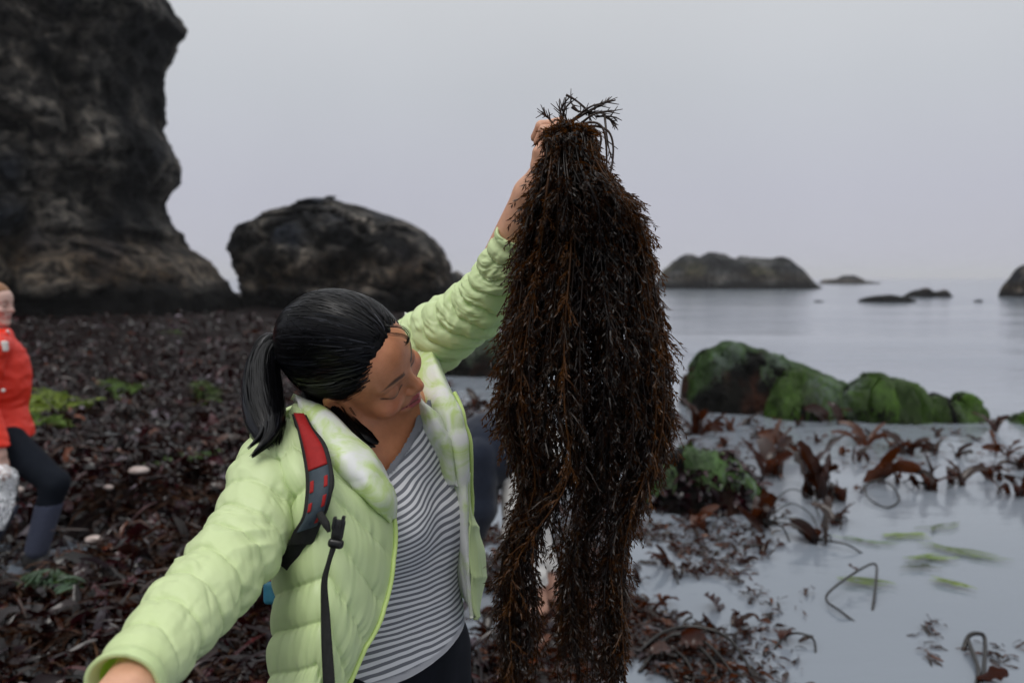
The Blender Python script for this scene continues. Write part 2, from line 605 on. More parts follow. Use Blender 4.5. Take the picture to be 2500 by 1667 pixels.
def rock_loft(name, rows, d, thick, label, n_r=90, n_a=140, amp=0.35, facet=1.6, ex=2.4, rnd=0.0, wet=1.2, base_drop=0.6, mat=None, group=None, ridge=0.5, back=0.3):
    """rock whose outline is given as rows (py, px_left, px_right) at distance d"""
    rows = sorted(rows)
    py = cr(np.array([r[0] for r in rows], float), n_r)
    xl = cr(np.array([r[1] for r in rows], float), n_r)
    xr = cr(np.array([r[2] for r in rows], float), n_r)
    a = np.linspace(0, 2 * np.pi, n_a, endpoint=False)
    ca, sa = np.cos(a), np.sin(a)
    ca = np.sign(ca) * np.abs(ca) ** (2 / ex); sa = np.sign(sa) * np.abs(sa) ** (2 / ex)
    c = np.array([P((l + r) / 2, y, d) for l, r, y in zip(xl, xr, py)])
    w = (xr - xl) / 2 * d / FPX
    th = thick * np.minimum(1.0, (w / w.max()) ** 0.6)
    g = np.empty((n_r, n_a, 3))
    g[..., 0] = c[:, None, 0] + w[:, None] * ca
    g[..., 1] = d + th[:, None] * np.where(sa > 0, back * sa, sa)
    g[..., 2] = c[:, None, 2]
    nrm = np.stack([ca * np.ones((n_r, 1)), sa * np.ones((n_r, 1)), np.zeros((n_r, n_a))], -1)
    q = g.reshape(-1, 3)
    f1, f2, idv = worley(q / facet * np.array([1, 1, .8]) + rnd)
    g1, g2, idw = worley(q / facet * 2.3 + rnd + 5)
    h = 1.0 * (idv - 0.5) * sstep(0.0, 0.16, f2 - f1) - 0.45 * sstep(0.16, 0.0, f2 - f1) + .42 * (idw - .5) * sstep(0, .14, g2 - g1) - .16 * sstep(.12, 0, g2 - g1)
    h = h + 0.6 * fbm(q / facet * 0.6 + rnd, 4) + ridge * 0.5 * fbm(q / facet * np.array([.7, .7, 1.5]) @ np.array([[.8, 0, .6], [0, 1, 0], [-.6, 0, .8]]) + rnd, 4, ridged=True)
    h = h + 0.16 * fbm(q / facet * 4 + rnd, 3)
    # keep the outline where the photograph has it: less relief near the two side edges
    edge = (0.16 + 0.84 * (1 - np.abs(np.broadcast_to(ca, (n_r, n_a))) ** 5)).reshape(-1)
    q = q + nrm.reshape(-1, 3) * (amp * h * edge + amp * .14 * fbm(q / facet * 3.5 + rnd, 4, ridged=True))[:, None]
    top = g[0].mean(0); bot = g[-1].mean(0) - np.array([0, 0, base_drop])
    v = np.concatenate([q, [top], [bot]])
    j = np.arange(n_a); k = n_r * n_a
    f = grid_faces(n_r, n_a, True)[:, ::-1]
    caps = np.concatenate([np.stack([np.full(n_a, k), j, (j + 1) % n_a], 1), np.stack([np.full(n_a, k + 1), (n_r - 1) * n_a + (j + 1) % n_a, (n_r - 1) * n_a + j], 1)])
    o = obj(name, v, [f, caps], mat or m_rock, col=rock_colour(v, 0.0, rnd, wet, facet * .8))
    return tag(o, label, 'rock', group)

def rock_ridge(name, outline, base_py, d, label, thick=None, n=150, m=40, amp=0.25, facet=1.0, rnd=0.0, wet=0.6, mat=None, group=None, foot=-0.3, colour=None, cat='rock'):
    """low rock or islet: outline (px, py) of its skyline, left to right, standing in the sea at distance d"""
    ox = np.array([o[0] for o in outline], float); oy = np.array([o[1] for o in outline], float)
    px = np.linspace(ox[0], ox[-1], n)
    py = np.interp(px, ox, oy)
    s = np.array([P(a, b_, d) for a, b_ in zip(px, py)])
    H = np.maximum(s[:, 2] - foot, 0.0)
    thick = thick or (s[-1, 0] - s[0, 0]) * 0.3
    t = np.linspace(-1, 1, m)
    prof = (1 - np.abs(t) ** 2.2) ** 0.7
    wv = 0.35 + 0.65 * np.sin(np.pi * np.linspace(0.02, 0.98, n)) ** 0.5
    g = np.empty((n, m, 3))
    g[..., 0] = s[:, None, 0]
    g[..., 1] = d + thick * wv[:, None] * t
    g[..., 2] = foot + H[:, None] * prof
    q = g.reshape(-1, 3)
    f1, f2, idv = worley(q / facet + rnd)
    h = 0.5 * (idv - 0.5) * sstep(0, .2, f2 - f1) - .3 * sstep(.12, 0, f2 - f1) + 0.7 * fbm(q / facet * .7 + rnd, 4)
    nr = grid_normals(g).reshape(-1, 3)
    nr = nr * np.sign(nr[:, 2:3] + 1e-6)
    top = np.broadcast_to(np.abs(t) < 0.25, (n, m)).reshape(-1)
    q = q + nr * (amp * h * np.where(top, 0.55, 1.0))[:, None] * sstep(0, .25, (q[:, 2] - foot) / max(H.max(), .01))[:, None]
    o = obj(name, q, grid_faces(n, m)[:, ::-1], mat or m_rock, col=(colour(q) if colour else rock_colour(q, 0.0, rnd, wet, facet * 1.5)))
    return tag(o, label, cat, group)

rock_loft('cliff', [(-420, -1500, 332), (-260, -1500, 374), (-120, -1500, 398), (-30, -1500, 402), (0, -1500, 404), (20, -1500, 424), (45, -1500, 437), (70, -1500, 450), (88, -1500, 458), (110, -1500, 435), (135, -1500, 428), (155, -1500, 417), (175, -1500, 406), (195, -1500, 398), (230, -1500, 392), (260, -1500, 392), (310, -1500, 385), (330, -1500, 393), (345, -1500, 405), (370, -1500, 419), (400, -1500, 431), (425, -1500, 429), (445, -1500, 424), (475, -1500, 405), (500, -1500, 394), (520, -1500, 397), (540, -1500, 404), (570, -1500, 431), (590, -1500, 437), (605, -1500, 450), (620, -1500, 470), (650, -1500, 507), (690, -1500, 536), (715, -1500, 554), (760, -1500, 576), (800, -1500, 585), (840, -1500, 585)],
          31.0, 7.5, 'towering dark sea cliff at the left edge of the beach', n_r=230, n_a=380, amp=1.5, facet=3.0, ex=3.6, rnd=3.1, wet=1.5, base_drop=1.5, ridge=1.0)
rock_loft('boulder', [(482, 804, 824), (488, 797, 817), (497, 765, 843), (512, 714, 893), (530, 657, 951), (555, 620, 1012), (590, 596, 1060), (630, 592, 1090), (670, 605, 1100), (705, 617, 1099), (740, 625, 1093), (775, 624, 1093)],
          36.0, 4.2, 'big rounded dark boulder right of the cliff, behind the woman', n_r=110, n_a=200, amp=1.0, facet=1.9, rnd=8.7, wet=1.3, base_drop=1.0)

def islet_colour(q):
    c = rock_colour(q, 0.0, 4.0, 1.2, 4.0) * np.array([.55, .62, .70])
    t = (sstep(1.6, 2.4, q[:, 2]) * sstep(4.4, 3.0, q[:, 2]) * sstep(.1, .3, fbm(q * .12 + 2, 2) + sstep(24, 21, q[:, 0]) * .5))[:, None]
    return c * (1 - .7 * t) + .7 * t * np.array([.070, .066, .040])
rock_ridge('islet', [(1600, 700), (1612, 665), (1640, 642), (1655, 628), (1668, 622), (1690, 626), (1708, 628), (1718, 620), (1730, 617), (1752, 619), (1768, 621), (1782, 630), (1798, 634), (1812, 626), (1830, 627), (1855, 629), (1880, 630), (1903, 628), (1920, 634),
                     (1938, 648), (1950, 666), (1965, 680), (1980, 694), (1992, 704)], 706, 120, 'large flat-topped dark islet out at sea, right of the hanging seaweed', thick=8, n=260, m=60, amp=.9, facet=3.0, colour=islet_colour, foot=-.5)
rock_ridge('sea_rock', [(2004, 692), (2014, 683), (2040, 681), (2058, 673), (2082, 672), (2096, 684), (2135, 689), (2140, 692)], 692, 215, 'tiny farthest islet beyond the large flat-topped one', thick=7, n=90, m=26, amp=.5, facet=2.5, foot=-.5)
rock_ridge('sea_rock', [(2095, 738), (2112, 728), (2140, 722), (2175, 719), (2200, 724), (2222, 730), (2238, 737)], 737, 53, 'low black rock in the sea, left one of an overlapping pair', thick=1.4, n=90, m=26, amp=.16, facet=.8, foot=-.2)
rock_ridge('sea_rock', [(2202, 730), (2222, 716), (2240, 708), (2258, 702), (2272, 712), (2290, 710), (2303, 706), (2316, 722)], 723, 67, 'dark greenish rock in the sea, right one of an overlapping pair', thick=1.5, n=90, m=26, amp=.2, facet=.8, foot=-.2)
rock_ridge('sea_rock', [(1982, 738), (1990, 734), (2000, 733), (2022, 738)], 737, 53.5, 'barely awash rock below the tiny far islet', thick=.4, n=30, m=14, amp=.04, facet=.5, foot=-.1)
rock_ridge('sea_rock', [(2372, 738), (2384, 732), (2392, 731), (2402, 738)], 737, 53.5, 'small awash rock near the right-hand sea rock', thick=.4, n=30, m=14, amp=.04, facet=.5, foot=-.1)
rock_ridge('sea_rock', [(2458, 724), (2464, 700), (2476, 670), (2492, 652), (2520, 640), (2580, 632), (2640, 650), (2680, 724)], 724, 67, 'tall dark rock cut off by the right edge of the view', thick=3, n=110, m=34, amp=.4, facet=1.2, foot=-.3)
rock_ridge('sea_rock', [(1090, 690), (1102, 664), (1116, 660), (1128, 668), (1150, 690), (1165, 700)], 700, 62, 'small dark rock peeping out between boulder and raised sleeve', thick=1.2, n=50, m=20, amp=.15, facet=.8, foot=-.2)
# ------------------------------------------------------------------ seaweed on the reef
def blades(base, ln, wd, seed, K=5, lift=(.1, 1.0), curl=1.6, ruffle=.25, cup=.3, az=None):
    """ribbon fronds from base points: each K rows of 3 points, arching over and ruffled at the edges"""
    r = np.random.default_rng(seed)
    n = len(base)
    az = r.uniform(0, 2 * np.pi, n) if az is None else az
    el = r.uniform(*lift, n)
    bend = -r.uniform(.3, 1.0, n) * curl
    k = np.linspace(0, 1, K)[None]
    e = el[:, None] + bend[:, None] * k
    az2 = az[:, None] + r.normal(0, .7, (n, 1)) * k
    st = np.stack([np.cos(e) * np.cos(az2), np.cos(e) * np.sin(az2), np.sin(e)], -1) * (ln[:, None, None] / (K - 1))
    p = base[:, None] + np.cumsum(st, 1) - st
    roll = r.uniform(-.9, .9, (n, 1)) + r.normal(0, .6, (n, 1)) * k
    t = unit(st)
    side = unit(np.cross(t, np.array([0, 0, 1.0]) + 1e-3))
    nor = np.cross(side, t)
    sd = side * np.cos(roll)[..., None] + nor * np.sin(roll)[..., None]
    nn = np.cross(sd, t)
    w = wd[:, None] * np.sin(np.pi * (.12 + .80 * k)) ** .7
    ru = r.normal(0, ruffle, (n, K, 2))
    v = np.stack([p - sd * w[..., None] / 2 + nn * (w * (cup + ru[..., 0]))[..., None] / 2, p, p + sd * w[..., None] / 2 + nn * (w * (cup + ru[..., 1]))[..., None] / 2], 2)
    b0 = (np.arange(n) * K * 3)[:, None, None] + (np.arange(K - 1) * 3)[None, :, None] + np.arange(2)[None, None]
    f = np.stack([b0, b0 + 1, b0 + 4, b0 + 3], -1).reshape(-1, 4)
    return v.reshape(-1, 3), f, K * 3

def scatter(n, x0, x1, y0, y1, seed, dz=0.0, land=-.06, far=30):
    """reef points, evenly spread over a stretch of the view"""
    r = np.random.default_rng(seed)
    px, py = r.uniform(x0, x1, n), r.uniform(y0, y1, n)
    g = np.array([G(a, b_, .06) for a, b_ in zip(px, py)])
    z = ground_z(g[:, 0], g[:, 1])
    ok = (z > land) & (g[:, 1] < far)
    g[:, 2] = z + dz
    return g[ok]

m_weedmat = pmat('wet_seaweed', [(0.3, (.7, .7, .7)), (0.7, (1.35, 1.3, 1.25))], scale=9, rough=0.16, spec=0.34, vcol=True, rough_var=.06, trans=(.12, .012, .010), tfac=.04)
m_fine = pmat('fine_seaweed', [(0.3, (.7, .7, .7)), (0.7, (1.35, 1.3, 1.25))], scale=9, rough=0.5, spec=0.2, vcol=True, trans=(.22, .06, .008), tfac=.08)
def near_woman(g):
    foot = G(118, 1392, .0)
    return (np.hypot(g[:, 0] - BCx, g[:, 1] - BCy) < .25) | ((np.abs(g[:, 0] - foot[0]) < .24) & (g[:, 1] > foot[1] - .62) & (g[:, 1] < foot[1] + .2))
BCx, BCy = -.205, 1.325
g = np.concatenate([scatter(36000, -420, 1700, 786, 1250, 31), scatter(14000, -420, 1750, 1200, 1900, 32)])
g = g[~near_woman(g)]
pat = fbm(g * np.array([.9, .9, 0]) + 7, 3)
r = np.random.default_rng(3)
pal = np.array([(.004, .0012, .002), (.012, .002, .004), (.034, .006, .009), (.011, .004, .002), (.002, .0015, .002), (.070, .018, .005), (.16, .14, .17)])  # last, pale lilac entry: wet sky glints painted as blade colour
pk = np.where(pat > .08, r.choice(7, len(g), p=[.26, .28, .20, .05, .11, .03, .07]), r.choice(7, len(g), p=[.18, .12, .14, .28, .15, .11, .02]))
ln = r.uniform(.04, .13, len(g)) * (1 + .05 * np.maximum(0, g[:, 1] - 8)) * (1 + .5 * (r.random(len(g)) < .12)); wd = ln * r.uniform(.10, .42, len(g)); ln = ln * 1.25
g = g + np.stack([0 * ln, 0 * ln, .05 * np.abs(fbm(g * 4.0, 2))], 1)
v, f, k = blades(g, ln, wd, 41, K=4, lift=(.05, 1.4), curl=2.8, ruffle=.55)
patchy = .35 + 1.5 * sstep(-.15, .4, fbm(g * np.array([1.7, 1.7, 0]) + 21, 3))
cc = np.repeat(pal[pk] * r.uniform(.4, 1.1, (len(g), 1)) * patchy[:, None], k, 0)
tag(obj('red_seaweed_mat', v, f, m_weedmat, col=cc, base=(0, 0, 0)), 'tangled dark red and purple seaweed carpeting the reef', 'seaweed', kind='stuff')

g = np.concatenate([scatter(9000, -300, 800, 1230, 1900, 33), scatter(5000, -300, 800, 960, 1300, 34), scatter(3500, 950, 1650, 1250, 1900, 35)])
g = g[~near_woman(g)]
pat = fbm(g * np.array([1.1, 1.1, 0]) + 2, 3)
hump = np.exp(-((g[:, 0] + 2.15) / .8) ** 2 - ((g[:, 1] - 5.3) / .4) ** 2) > .3
g = g[(pat > -.05) | hump]
r = np.random.default_rng(4)
pal2 = np.array([(.040, .014, .004), (.024, .009, .003), (.055, .022, .006), (.012, .006, .003)])
ln = r.uniform(.08, .20, len(g)); wd = r.uniform(.004, .012, len(g))
v, f, k = blades(g + np.array([0, 0, .02]), ln, wd, 42, K=5, lift=(.0, .9), curl=1.4, ruffle=.3)
cc = np.repeat(pal2[r.choice(4, len(g))] * r.uniform(.35, 1.2, (len(g), 1)), k, 0)
tag(obj('brown_seaweed_mat', v, f, m_fine, col=cc, base=(0, 0, 0)), 'fine brown seaweed heaped between the red fronds', 'seaweed', kind='stuff')

# long ribbons and broad glossy blades lying across the tangle
for nm, n0, lr, wr, pals, seed, lab in (('ribbon_seaweed', 2600, (.18, .42), (.006, .020), [(.008, .002, .003), (.024, .008, .003), (.038, .010, .011), (.006, .003, .002)], 61, 'long ribbons of red-brown seaweed draped over the reef'),
                                        ('broad_seaweed', 1100, (.06, .14), (.03, .07), [(.010, .002, .004), (.034, .005, .009), (.003, .002, .003), (.10, .085, .105)], 64, 'broad glossy purple seaweed blades on top of the tangle')):  # pale last colour paints a glint on a few broad blades
    g = np.concatenate([scatter(n0, -420, 1500, 800, 1250, seed), scatter(n0 // 2, -420, 1500, 1200, 1900, seed + 1)])
    g = g[~near_woman(g)]
    g = g[fbm(g * np.array([1.3, 1.3, 0]) + seed, 3) > -.05]
    r = np.random.default_rng(seed)
    v, f, k = blades(g + np.array([0, 0, .05]), r.uniform(*lr, len(g)), r.uniform(*wr, len(g)), seed, K=9, lift=(.2, 1.0), curl=1.5, ruffle=.5)
    v[:, 2] = np.maximum(v[:, 2], ground_z(v[:, 0], v[:, 1]) + .015)
    cc = np.repeat(np.array(pals)[r.choice(4, len(g), p=[.4, .3, .2, .1])] * r.uniform(.4, 1.2, (len(g), 1)), k, 0)
    tag(obj(nm, v, f, m_weedmat, col=cc, base=(0, 0, 0)), lab, 'seaweed', kind='stuff')

# bright patches of green weed on the reef
m_green = pmat('green_weed', [(0.3, (.7, .75, .6)), (0.7, (1.3, 1.25, 1.2))], scale=12, rough=0.35, spec=0.5, vcol=True, trans=(.16, .30, .02), tfac=.2)
def green_patch(px, py, wpx, hpx, n, col, label, ln=(.05, .14), seed=0, lift=(.0, .6), dz=.03):
    r = np.random.default_rng(seed)
    a = r.uniform(0, 2 * np.pi, n); q = np.sqrt(r.random(n)) * (.75 + .35 * np.sin(a * 3 + seed))
    g = np.array([G(px + wpx / 2 * x, py + hpx / 2 * y, .06) for x, y in zip(q * np.cos(a), q * np.sin(a))])
    g[:, 2] = ground_z(g[:, 0], g[:, 1]) + dz + .05 * r.random(n) * (1 - q)
    v, f, k = blades(g, r.uniform(*ln, n), r.uniform(.005, .014, n), seed, K=5, lift=lift, curl=1.3, ruffle=.25)
    cc = np.repeat(np.array(col) * r.uniform(.55, 1.35, (n, 1)), k, 0)
    tag(obj('green_seaweed', v, f, m_green, col=cc, base=(g[:, 0].mean(), g[:, 1].mean(), g[:, 2].min())), label, 'seaweed', kind='stuff')
green_patch(140, 1030, 190, 42, 1500, (.16, .22, .014), 'bright yellow-green weed patch beside the red jacket', seed=51, dz=.09)
green_patch(95, 1062, 120, 26, 700, (.09, .16, .012), 'smaller green weed patch just under the bright yellow-green one', seed=52, dz=.05)
green_patch(305, 985, 110, 26, 700, (.06, .12, .010), 'dull green weed patch among the dark red seaweed, behind the bright one', seed=53, dz=.06)
green_patch(455, 1205, 240, 46, 900, (.035, .095, .012), "deep green weed patch left of the woman's lime sleeve", seed=54, dz=.08)
green_patch(130, 1485, 70, 50, 150, (.050, .095, .060), 'blue-green grassy tuft near the bottom left corner', ln=(.06, .13), seed=55, dz=.08, lift=(-.4, .4))
green_patch(420, 832, 60, 8, 240, (.05, .10, .02), 'far green weed patch at the foot of the cliff', seed=56, dz=.05)
green_patch(1230, 1325, 130, 22, 260, (.06, .12, .012), 'green weed behind the hem of the lime jacket', seed=57, dz=.04)
green_patch(500, 990, 60, 22, 260, (.05, .09, .012), "small green weed patch left of the woman's ponytail", seed=58, dz=.05)

m_pale = pmat('pale_stone', [(0.3, (.30, .23, .20)), (0.7, (.46, .40, .38))], scale=14, rough=0.5, bump=.3, bscale=30, bdist=.01)
def pebble(px, py, wpx, ratio, label, seed, name='stone', mat=None, cat='stone'):
    c = G(px, py, .06)
    d = c[1]
    z = float(ground_z(c[0], c[1]))
    w = wpx / 2 * d / FPX
    th, ph = np.meshgrid(np.linspace(0, np.pi, 14), np.linspace(0, 2 * np.pi, 22, endpoint=False), indexing='ij')
    q = np.stack([np.sin(th) * np.cos(ph), np.sin(th) * np.sin(ph), np.cos(th)], -1).reshape(-1, 3)
    q = q * (1 + .22 * fbm(q * 1.6 + seed, 3))[:, None] * np.array([w, w * .7, w * ratio]) + np.array([c[0], c[1], z + .10 + w * ratio * .2])
    tag(obj(name, q, grid_faces(14, 22, True), mat or m_pale), label, cat)
pebble(343, 1252, 52, .38, "pale oval stone on brown weed left of the lime sleeve", 1)
pebble(268, 1264, 26, .5, 'small pale stone left of the pale oval stone', 2)
pebble(232, 1395, 44, .4, "bluish-white stone in front of the walker's shoe", 3)
pebble(42, 1240, 36, .6, 'pale stone behind the clear plastic bag', 4)
pebble(10, 1278, 30, .6, 'whitish stone below the clear plastic bag', 5)

# ------------------------------------------------------------------ green-draped rocks in the shallows
m_moss = pmat('algae_strands', [(0.3, (.6, .65, .6)), (0.7, (1.4, 1.35, 1.3))], scale=6, rough=0.35, spec=0.3, vcol=True, trans=(.10, .22, .015), tfac=.15)
def mossy(name, outline, d, thick, label, n_str, seed, green=(.040, .090, .007), pale=.25, brown=.0, amp=.17, facet=.42, foot=-.12, only_top=.62, ln=(.10, .26), weed=0):
    def colr(q):
        c = np.broadcast_to(np.array([.004, .004, .0035]), q.shape) * (1 + .6 * fbm(q * 5, 3))[:, None]
        b_ = (sstep(0, .3, fbm(q * 2 + seed, 3)) * brown)[:, None]
        return c * (1 - b_) + b_ * np.array([.055, .022, .014])
    o = rock_ridge(name, outline, 0, d, label, thick=thick, n=100, m=40, amp=amp, facet=facet, rnd=seed, foot=foot, colour=colr)
    me = o.data
    v = np.empty(len(me.vertices) * 3, np.float32); me.vertices.foreach_get('co', v)
    g = v.reshape(100, 40, 3) + np.array(o.location)
    r = np.random.default_rng(int(seed * 10))
    K = 6
    i = r.uniform(2, 97, n_str); j = 20 + r.choice([-1, -1, -1, 1], n_str) * r.random(n_str) ** 1.2 * 19 * only_top
    g0 = g[i.astype(int), np.clip(j, 0, 39).astype(int)]
    keepn = fbm(g0 * 2.6 + seed, 2) > (-.35 if brown == 0 else -.02)
    i, j = i[keepn], j[keepn]; n_str = len(i)
    sgn = np.sign(j - 20); stp = r.uniform(*ln, n_str) / K / np.maximum(thick / 20, .012)
    drift = 1.2 * fbm(np.stack([i * .04, j * .06, np.full(n_str, seed + 9)], 1), 2)
    pth = []
    for k in range(K):
        jj = np.clip(j + sgn * stp * k, 0, 38.9); ii = np.clip(i + r.normal(0, .5, n_str) * k + drift * k, 0, 98.9)
        a, b_ = ii.astype(int), jj.astype(int); fa, fb = (ii - a)[:, None], (jj - b_)[:, None]
        q = g[a, b_] * (1 - fa) * (1 - fb) + g[a + 1, b_] * fa * (1 - fb) + g[a, b_ + 1] * (1 - fa) * fb + g[a + 1, b_ + 1] * fa * fb
        pth.append(q + np.array([0, 0, .012]) + r.normal(0, .006, (n_str, 3)) + np.stack([0 * sgn, sgn * .012, 0 * sgn], 1))
    pth = np.stack(pth, 1)
    nn = unit(np.cross(np.gradient(pth, axis=1), np.array([1.0, 0, 0])))
    wd = np.full((n_str, K), .012) * r.uniform(.5, 1.5, (n_str, 1)) * np.linspace(1, .4, K)
    t = np.gradient(pth, axis=1)
    side = unit(np.cross(t, nn)) * (wd[..., None] / 2)
    vv = np.stack([pth - side, pth + side], 2).reshape(-1, 3)
    b0 = (np.arange(n_str) * K * 2)[:, None] + np.arange(K - 1)[None] * 2
    ff = np.stack([b0, b0 + 1, b0 + 3, b0 + 2], -1).reshape(-1, 4)
    mixp = (r.random(n_str) < pale * 2 * sstep(-.15, .3, fbm(g[i.astype(int), np.clip(j, 0, 39).astype(int)] * 1.8 + 3, 2)))[:, None]
    g0 = g0[keepn]
    crown_light = sstep(19, 2, np.abs(j - 20))  # light on the crowns painted in: strands brighten towards the ridge, darken below
    tone = np.clip(sstep(-.25, .35, fbm(g0 * 3.2 + seed + 5, 3)) * .75 + .45 * crown_light, 0, 1.15)[:, None]
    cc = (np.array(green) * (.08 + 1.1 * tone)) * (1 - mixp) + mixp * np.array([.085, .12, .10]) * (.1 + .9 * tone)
    cc = cc * r.uniform(.6, 1.35, (n_str, 1))
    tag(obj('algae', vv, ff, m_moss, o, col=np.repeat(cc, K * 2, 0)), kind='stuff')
    if weed:                                             # dark red fronds over the flank and the right end
        a_, b_ = r.integers(0, 99, weed), r.integers(0, 39, weed)
        ok = (a_ > 58) | (np.abs(b_ - 20) > 9)
        bs = g[a_[ok], b_[ok]]
        wv, wf, kk = blades(bs, r.uniform(.05, .13, len(bs)), r.uniform(.02, .05, len(bs)), int(seed), lift=(.0, 1.2), curl=2.2, ruffle=.4)
        wc = np.array([(.010, .003, .005), (.020, .005, .008), (.004, .003, .005), (.035, .028, .034)])[r.choice(4, len(bs), p=[.4, .3, .2, .1])]
        tag(obj('red_fronds', wv, wf, m_weedmat, o, col=np.repeat(wc, kk, 0)), kind='stuff')
    return o
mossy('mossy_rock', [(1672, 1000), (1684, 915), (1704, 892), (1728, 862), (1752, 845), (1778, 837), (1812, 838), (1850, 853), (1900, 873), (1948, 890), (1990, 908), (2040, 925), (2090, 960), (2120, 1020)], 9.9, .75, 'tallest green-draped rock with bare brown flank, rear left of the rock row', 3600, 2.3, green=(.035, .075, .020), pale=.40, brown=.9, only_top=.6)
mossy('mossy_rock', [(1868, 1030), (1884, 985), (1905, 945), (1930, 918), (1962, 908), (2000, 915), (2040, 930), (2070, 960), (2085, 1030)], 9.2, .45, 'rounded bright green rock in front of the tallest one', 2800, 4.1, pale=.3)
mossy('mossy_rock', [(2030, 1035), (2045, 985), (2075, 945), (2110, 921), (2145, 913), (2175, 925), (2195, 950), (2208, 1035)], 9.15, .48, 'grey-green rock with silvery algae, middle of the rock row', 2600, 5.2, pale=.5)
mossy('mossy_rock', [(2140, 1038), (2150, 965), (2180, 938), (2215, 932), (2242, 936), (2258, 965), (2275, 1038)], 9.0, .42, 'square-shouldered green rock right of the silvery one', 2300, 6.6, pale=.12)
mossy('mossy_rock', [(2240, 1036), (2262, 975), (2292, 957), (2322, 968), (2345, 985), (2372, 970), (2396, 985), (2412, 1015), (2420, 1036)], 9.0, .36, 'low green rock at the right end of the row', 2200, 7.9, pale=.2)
mossy('mossy_rock', [(1040, 905), (1075, 876), (1110, 852), (1150, 836), (1195, 816), (1240, 812), (1290, 830), (1330, 880), (1350, 905)], 13.4, .7, "dark green rock under the woman's raised sleeve", 1800, 9.3, green=(.022, .055, .018), pale=.2, brown=.4)
mossy('mossy_rock', [(1570, 1240), (1605, 1160), (1640, 1118), (1690, 1102), (1745, 1108), (1800, 1130), (1842, 1170), (1875, 1240)], 5.6, .40, 'low rock with pale green grass-like weed right of the hanging bunch', 1100, 11.4, green=(.040, .085, .022), pale=.5, brown=.6, ln=(.10, .20), foot=-.1, only_top=.42, weed=900)
mossy('mossy_rock', [(2448, 1050), (2472, 1034), (2500, 1018), (2560, 1010), (2620, 1020), (2650, 1050)], 8.8, .3, 'green rock cut off by the right edge beyond the pool', 700, 12.8, pale=.1)

# ------------------------------------------------------------------ kelp lying in the pool
m_kelp = pmat('kelp_blade', [(0.3, (.6, .6, .6)), (0.7, (1.5, 1.4, 1.3))], scale=14, rough=0.2, spec=0.32, vcol=True, trans=(.26, .055, .006), tfac=.12, rough_var=.08)
m_stipe = pmat('kelp_stipe', [(0.3, (.003, .003, .003)), (0.7, (.010, .007, .005))], scale=30, rough=0.25, spec=0.4)
KELP = [(.004, .0015, .001), (.011, .003, .0015), (.045, .012, .003), (.003, .0015, .0015), (.030, .026, .032)]
def kelp(px, py, hpx, label, seed, nb=4, shade=None, stipe=1, group=None, flat=0.0, spread=.5, wide=.28):
    """a kelp plant whose foot is at pixel (px, py) of the pool; hpx its height in pixels"""
    r = np.random.default_rng(seed)
    b0 = G(px, py, .0)
    h = hpx * 1.25 * b0[1] / FPX
    nb = nb + 2 if nb > 1 else nb
    base = b0 + np.stack([r.normal(0, .16 * h, nb), r.normal(0, .16 * h, nb), np.full(nb, -.01)], 1)
    ln = h * r.uniform(.8, 1.35, nb); wd = ln * r.uniform(.6, 1.2, nb) * wide
    parts, cols = [], []
    root = empty('kelp_plant', (b0[0], b0[1], -.02), label, 'kelp', group)
    lift = (.9, 1.6) if not flat else (.0, .35)
    for k in range(nb):
        v, f, kk = blades(base[k:k + 1], ln[k:k + 1], wd[k:k + 1], seed * 31 + k, K=12, lift=lift, curl=2.0 if not flat else .5, ruffle=.22, cup=.45)
        c = KELP[r.integers(0, 5) if shade is None else shade]
        obj('blade', v, f, m_kelp, root, col=np.broadcast_to(np.array(c) * r.uniform(.7, 1.3), (len(v), 3)))
    for k in range(stipe):
        a = r.uniform(0, 2 * np.pi); L_ = h * r.uniform(.9, 1.8)
        e = b0 + np.array([math.cos(a) * L_, math.sin(a) * L_ * .6, 0])
        mid = (b0 + e) / 2 + np.array([r.normal(0, .2) * h, r.normal(0, .1) * h, .22 * h])
        v, f = tube(cr(np.array([b0 + [0, 0, .03], mid, e + [0, 0, -.01]]), 18), np.linspace(.007, .005, 18), 7)
        obj('stipe', v, f, m_stipe, root)
    return root
def stipe_loop(pts, label, rad=.007, blade_at=None, seed=1, cat='kelp'):
    """a kelp stipe curving out of the water; pts (px, py, height above water)"""
    path = cr(np.array([G(a, b_, 0) * np.array([1, 1, 0]) + np.array([0, 0, c]) for a, b_, c in pts]), 50)
    root = empty('kelp_stipe', (path[0][0], path[0][1], -.02), label, cat)
    v, f = tube(path, np.linspace(rad, rad * .8, 50), 8)
    obj('stem', v, f, m_stipe, root)
    if blade_at is not None:
        k, L_ = blade_at
        v, f, kk = blades(path[k:k + 1], np.array([L_]), np.array([L_ * .7]), seed, K=10, lift=(.2, .6), curl=.9, cup=.4)
        obj('blade', v, f, m_kelp, root, col=np.broadcast_to((.030, .008, .004), (len(v), 3)))
    return root
GK = 'small kelp plants standing in the pool'
ANCH = [('the tallest green rock', 1760, 960), ('the bright green rock', 1975, 1000), ('the silvery rock', 2120, 1010), ('the square-shouldered green rock', 2215, 1015), ('the low green end rock', 2330, 1010), ('the grassy low rock', 1720, 1190),
        ('the large mid-pool kelp plant', 1974, 1212), ('the rust-brown twisted kelp', 2157, 1180), ('the ring-stemmed kelp', 2263, 1196), ('the long-bladed kelp', 2344, 1186), ('the trailing brown kelp', 2425, 1170), ('the broad folded kelp blade', 1872, 1165),
        ('the flat orange kelp blade', 1694, 1290), ('the hanging seaweed bunch', 1500, 1400), ('the bottom tangle of kelp stems', 1700, 1620), ('the mauve-grey kelp blade', 1766, 1490), ('the dark triangular kelp blade', 1996, 1330), ('the right edge of the pool', 2500, 1150),
        ('the lime jacket collar', 1100, 1060), ('the dark green rock under the raised sleeve', 1180, 880), ("the bending person's back", 1215, 1000)]
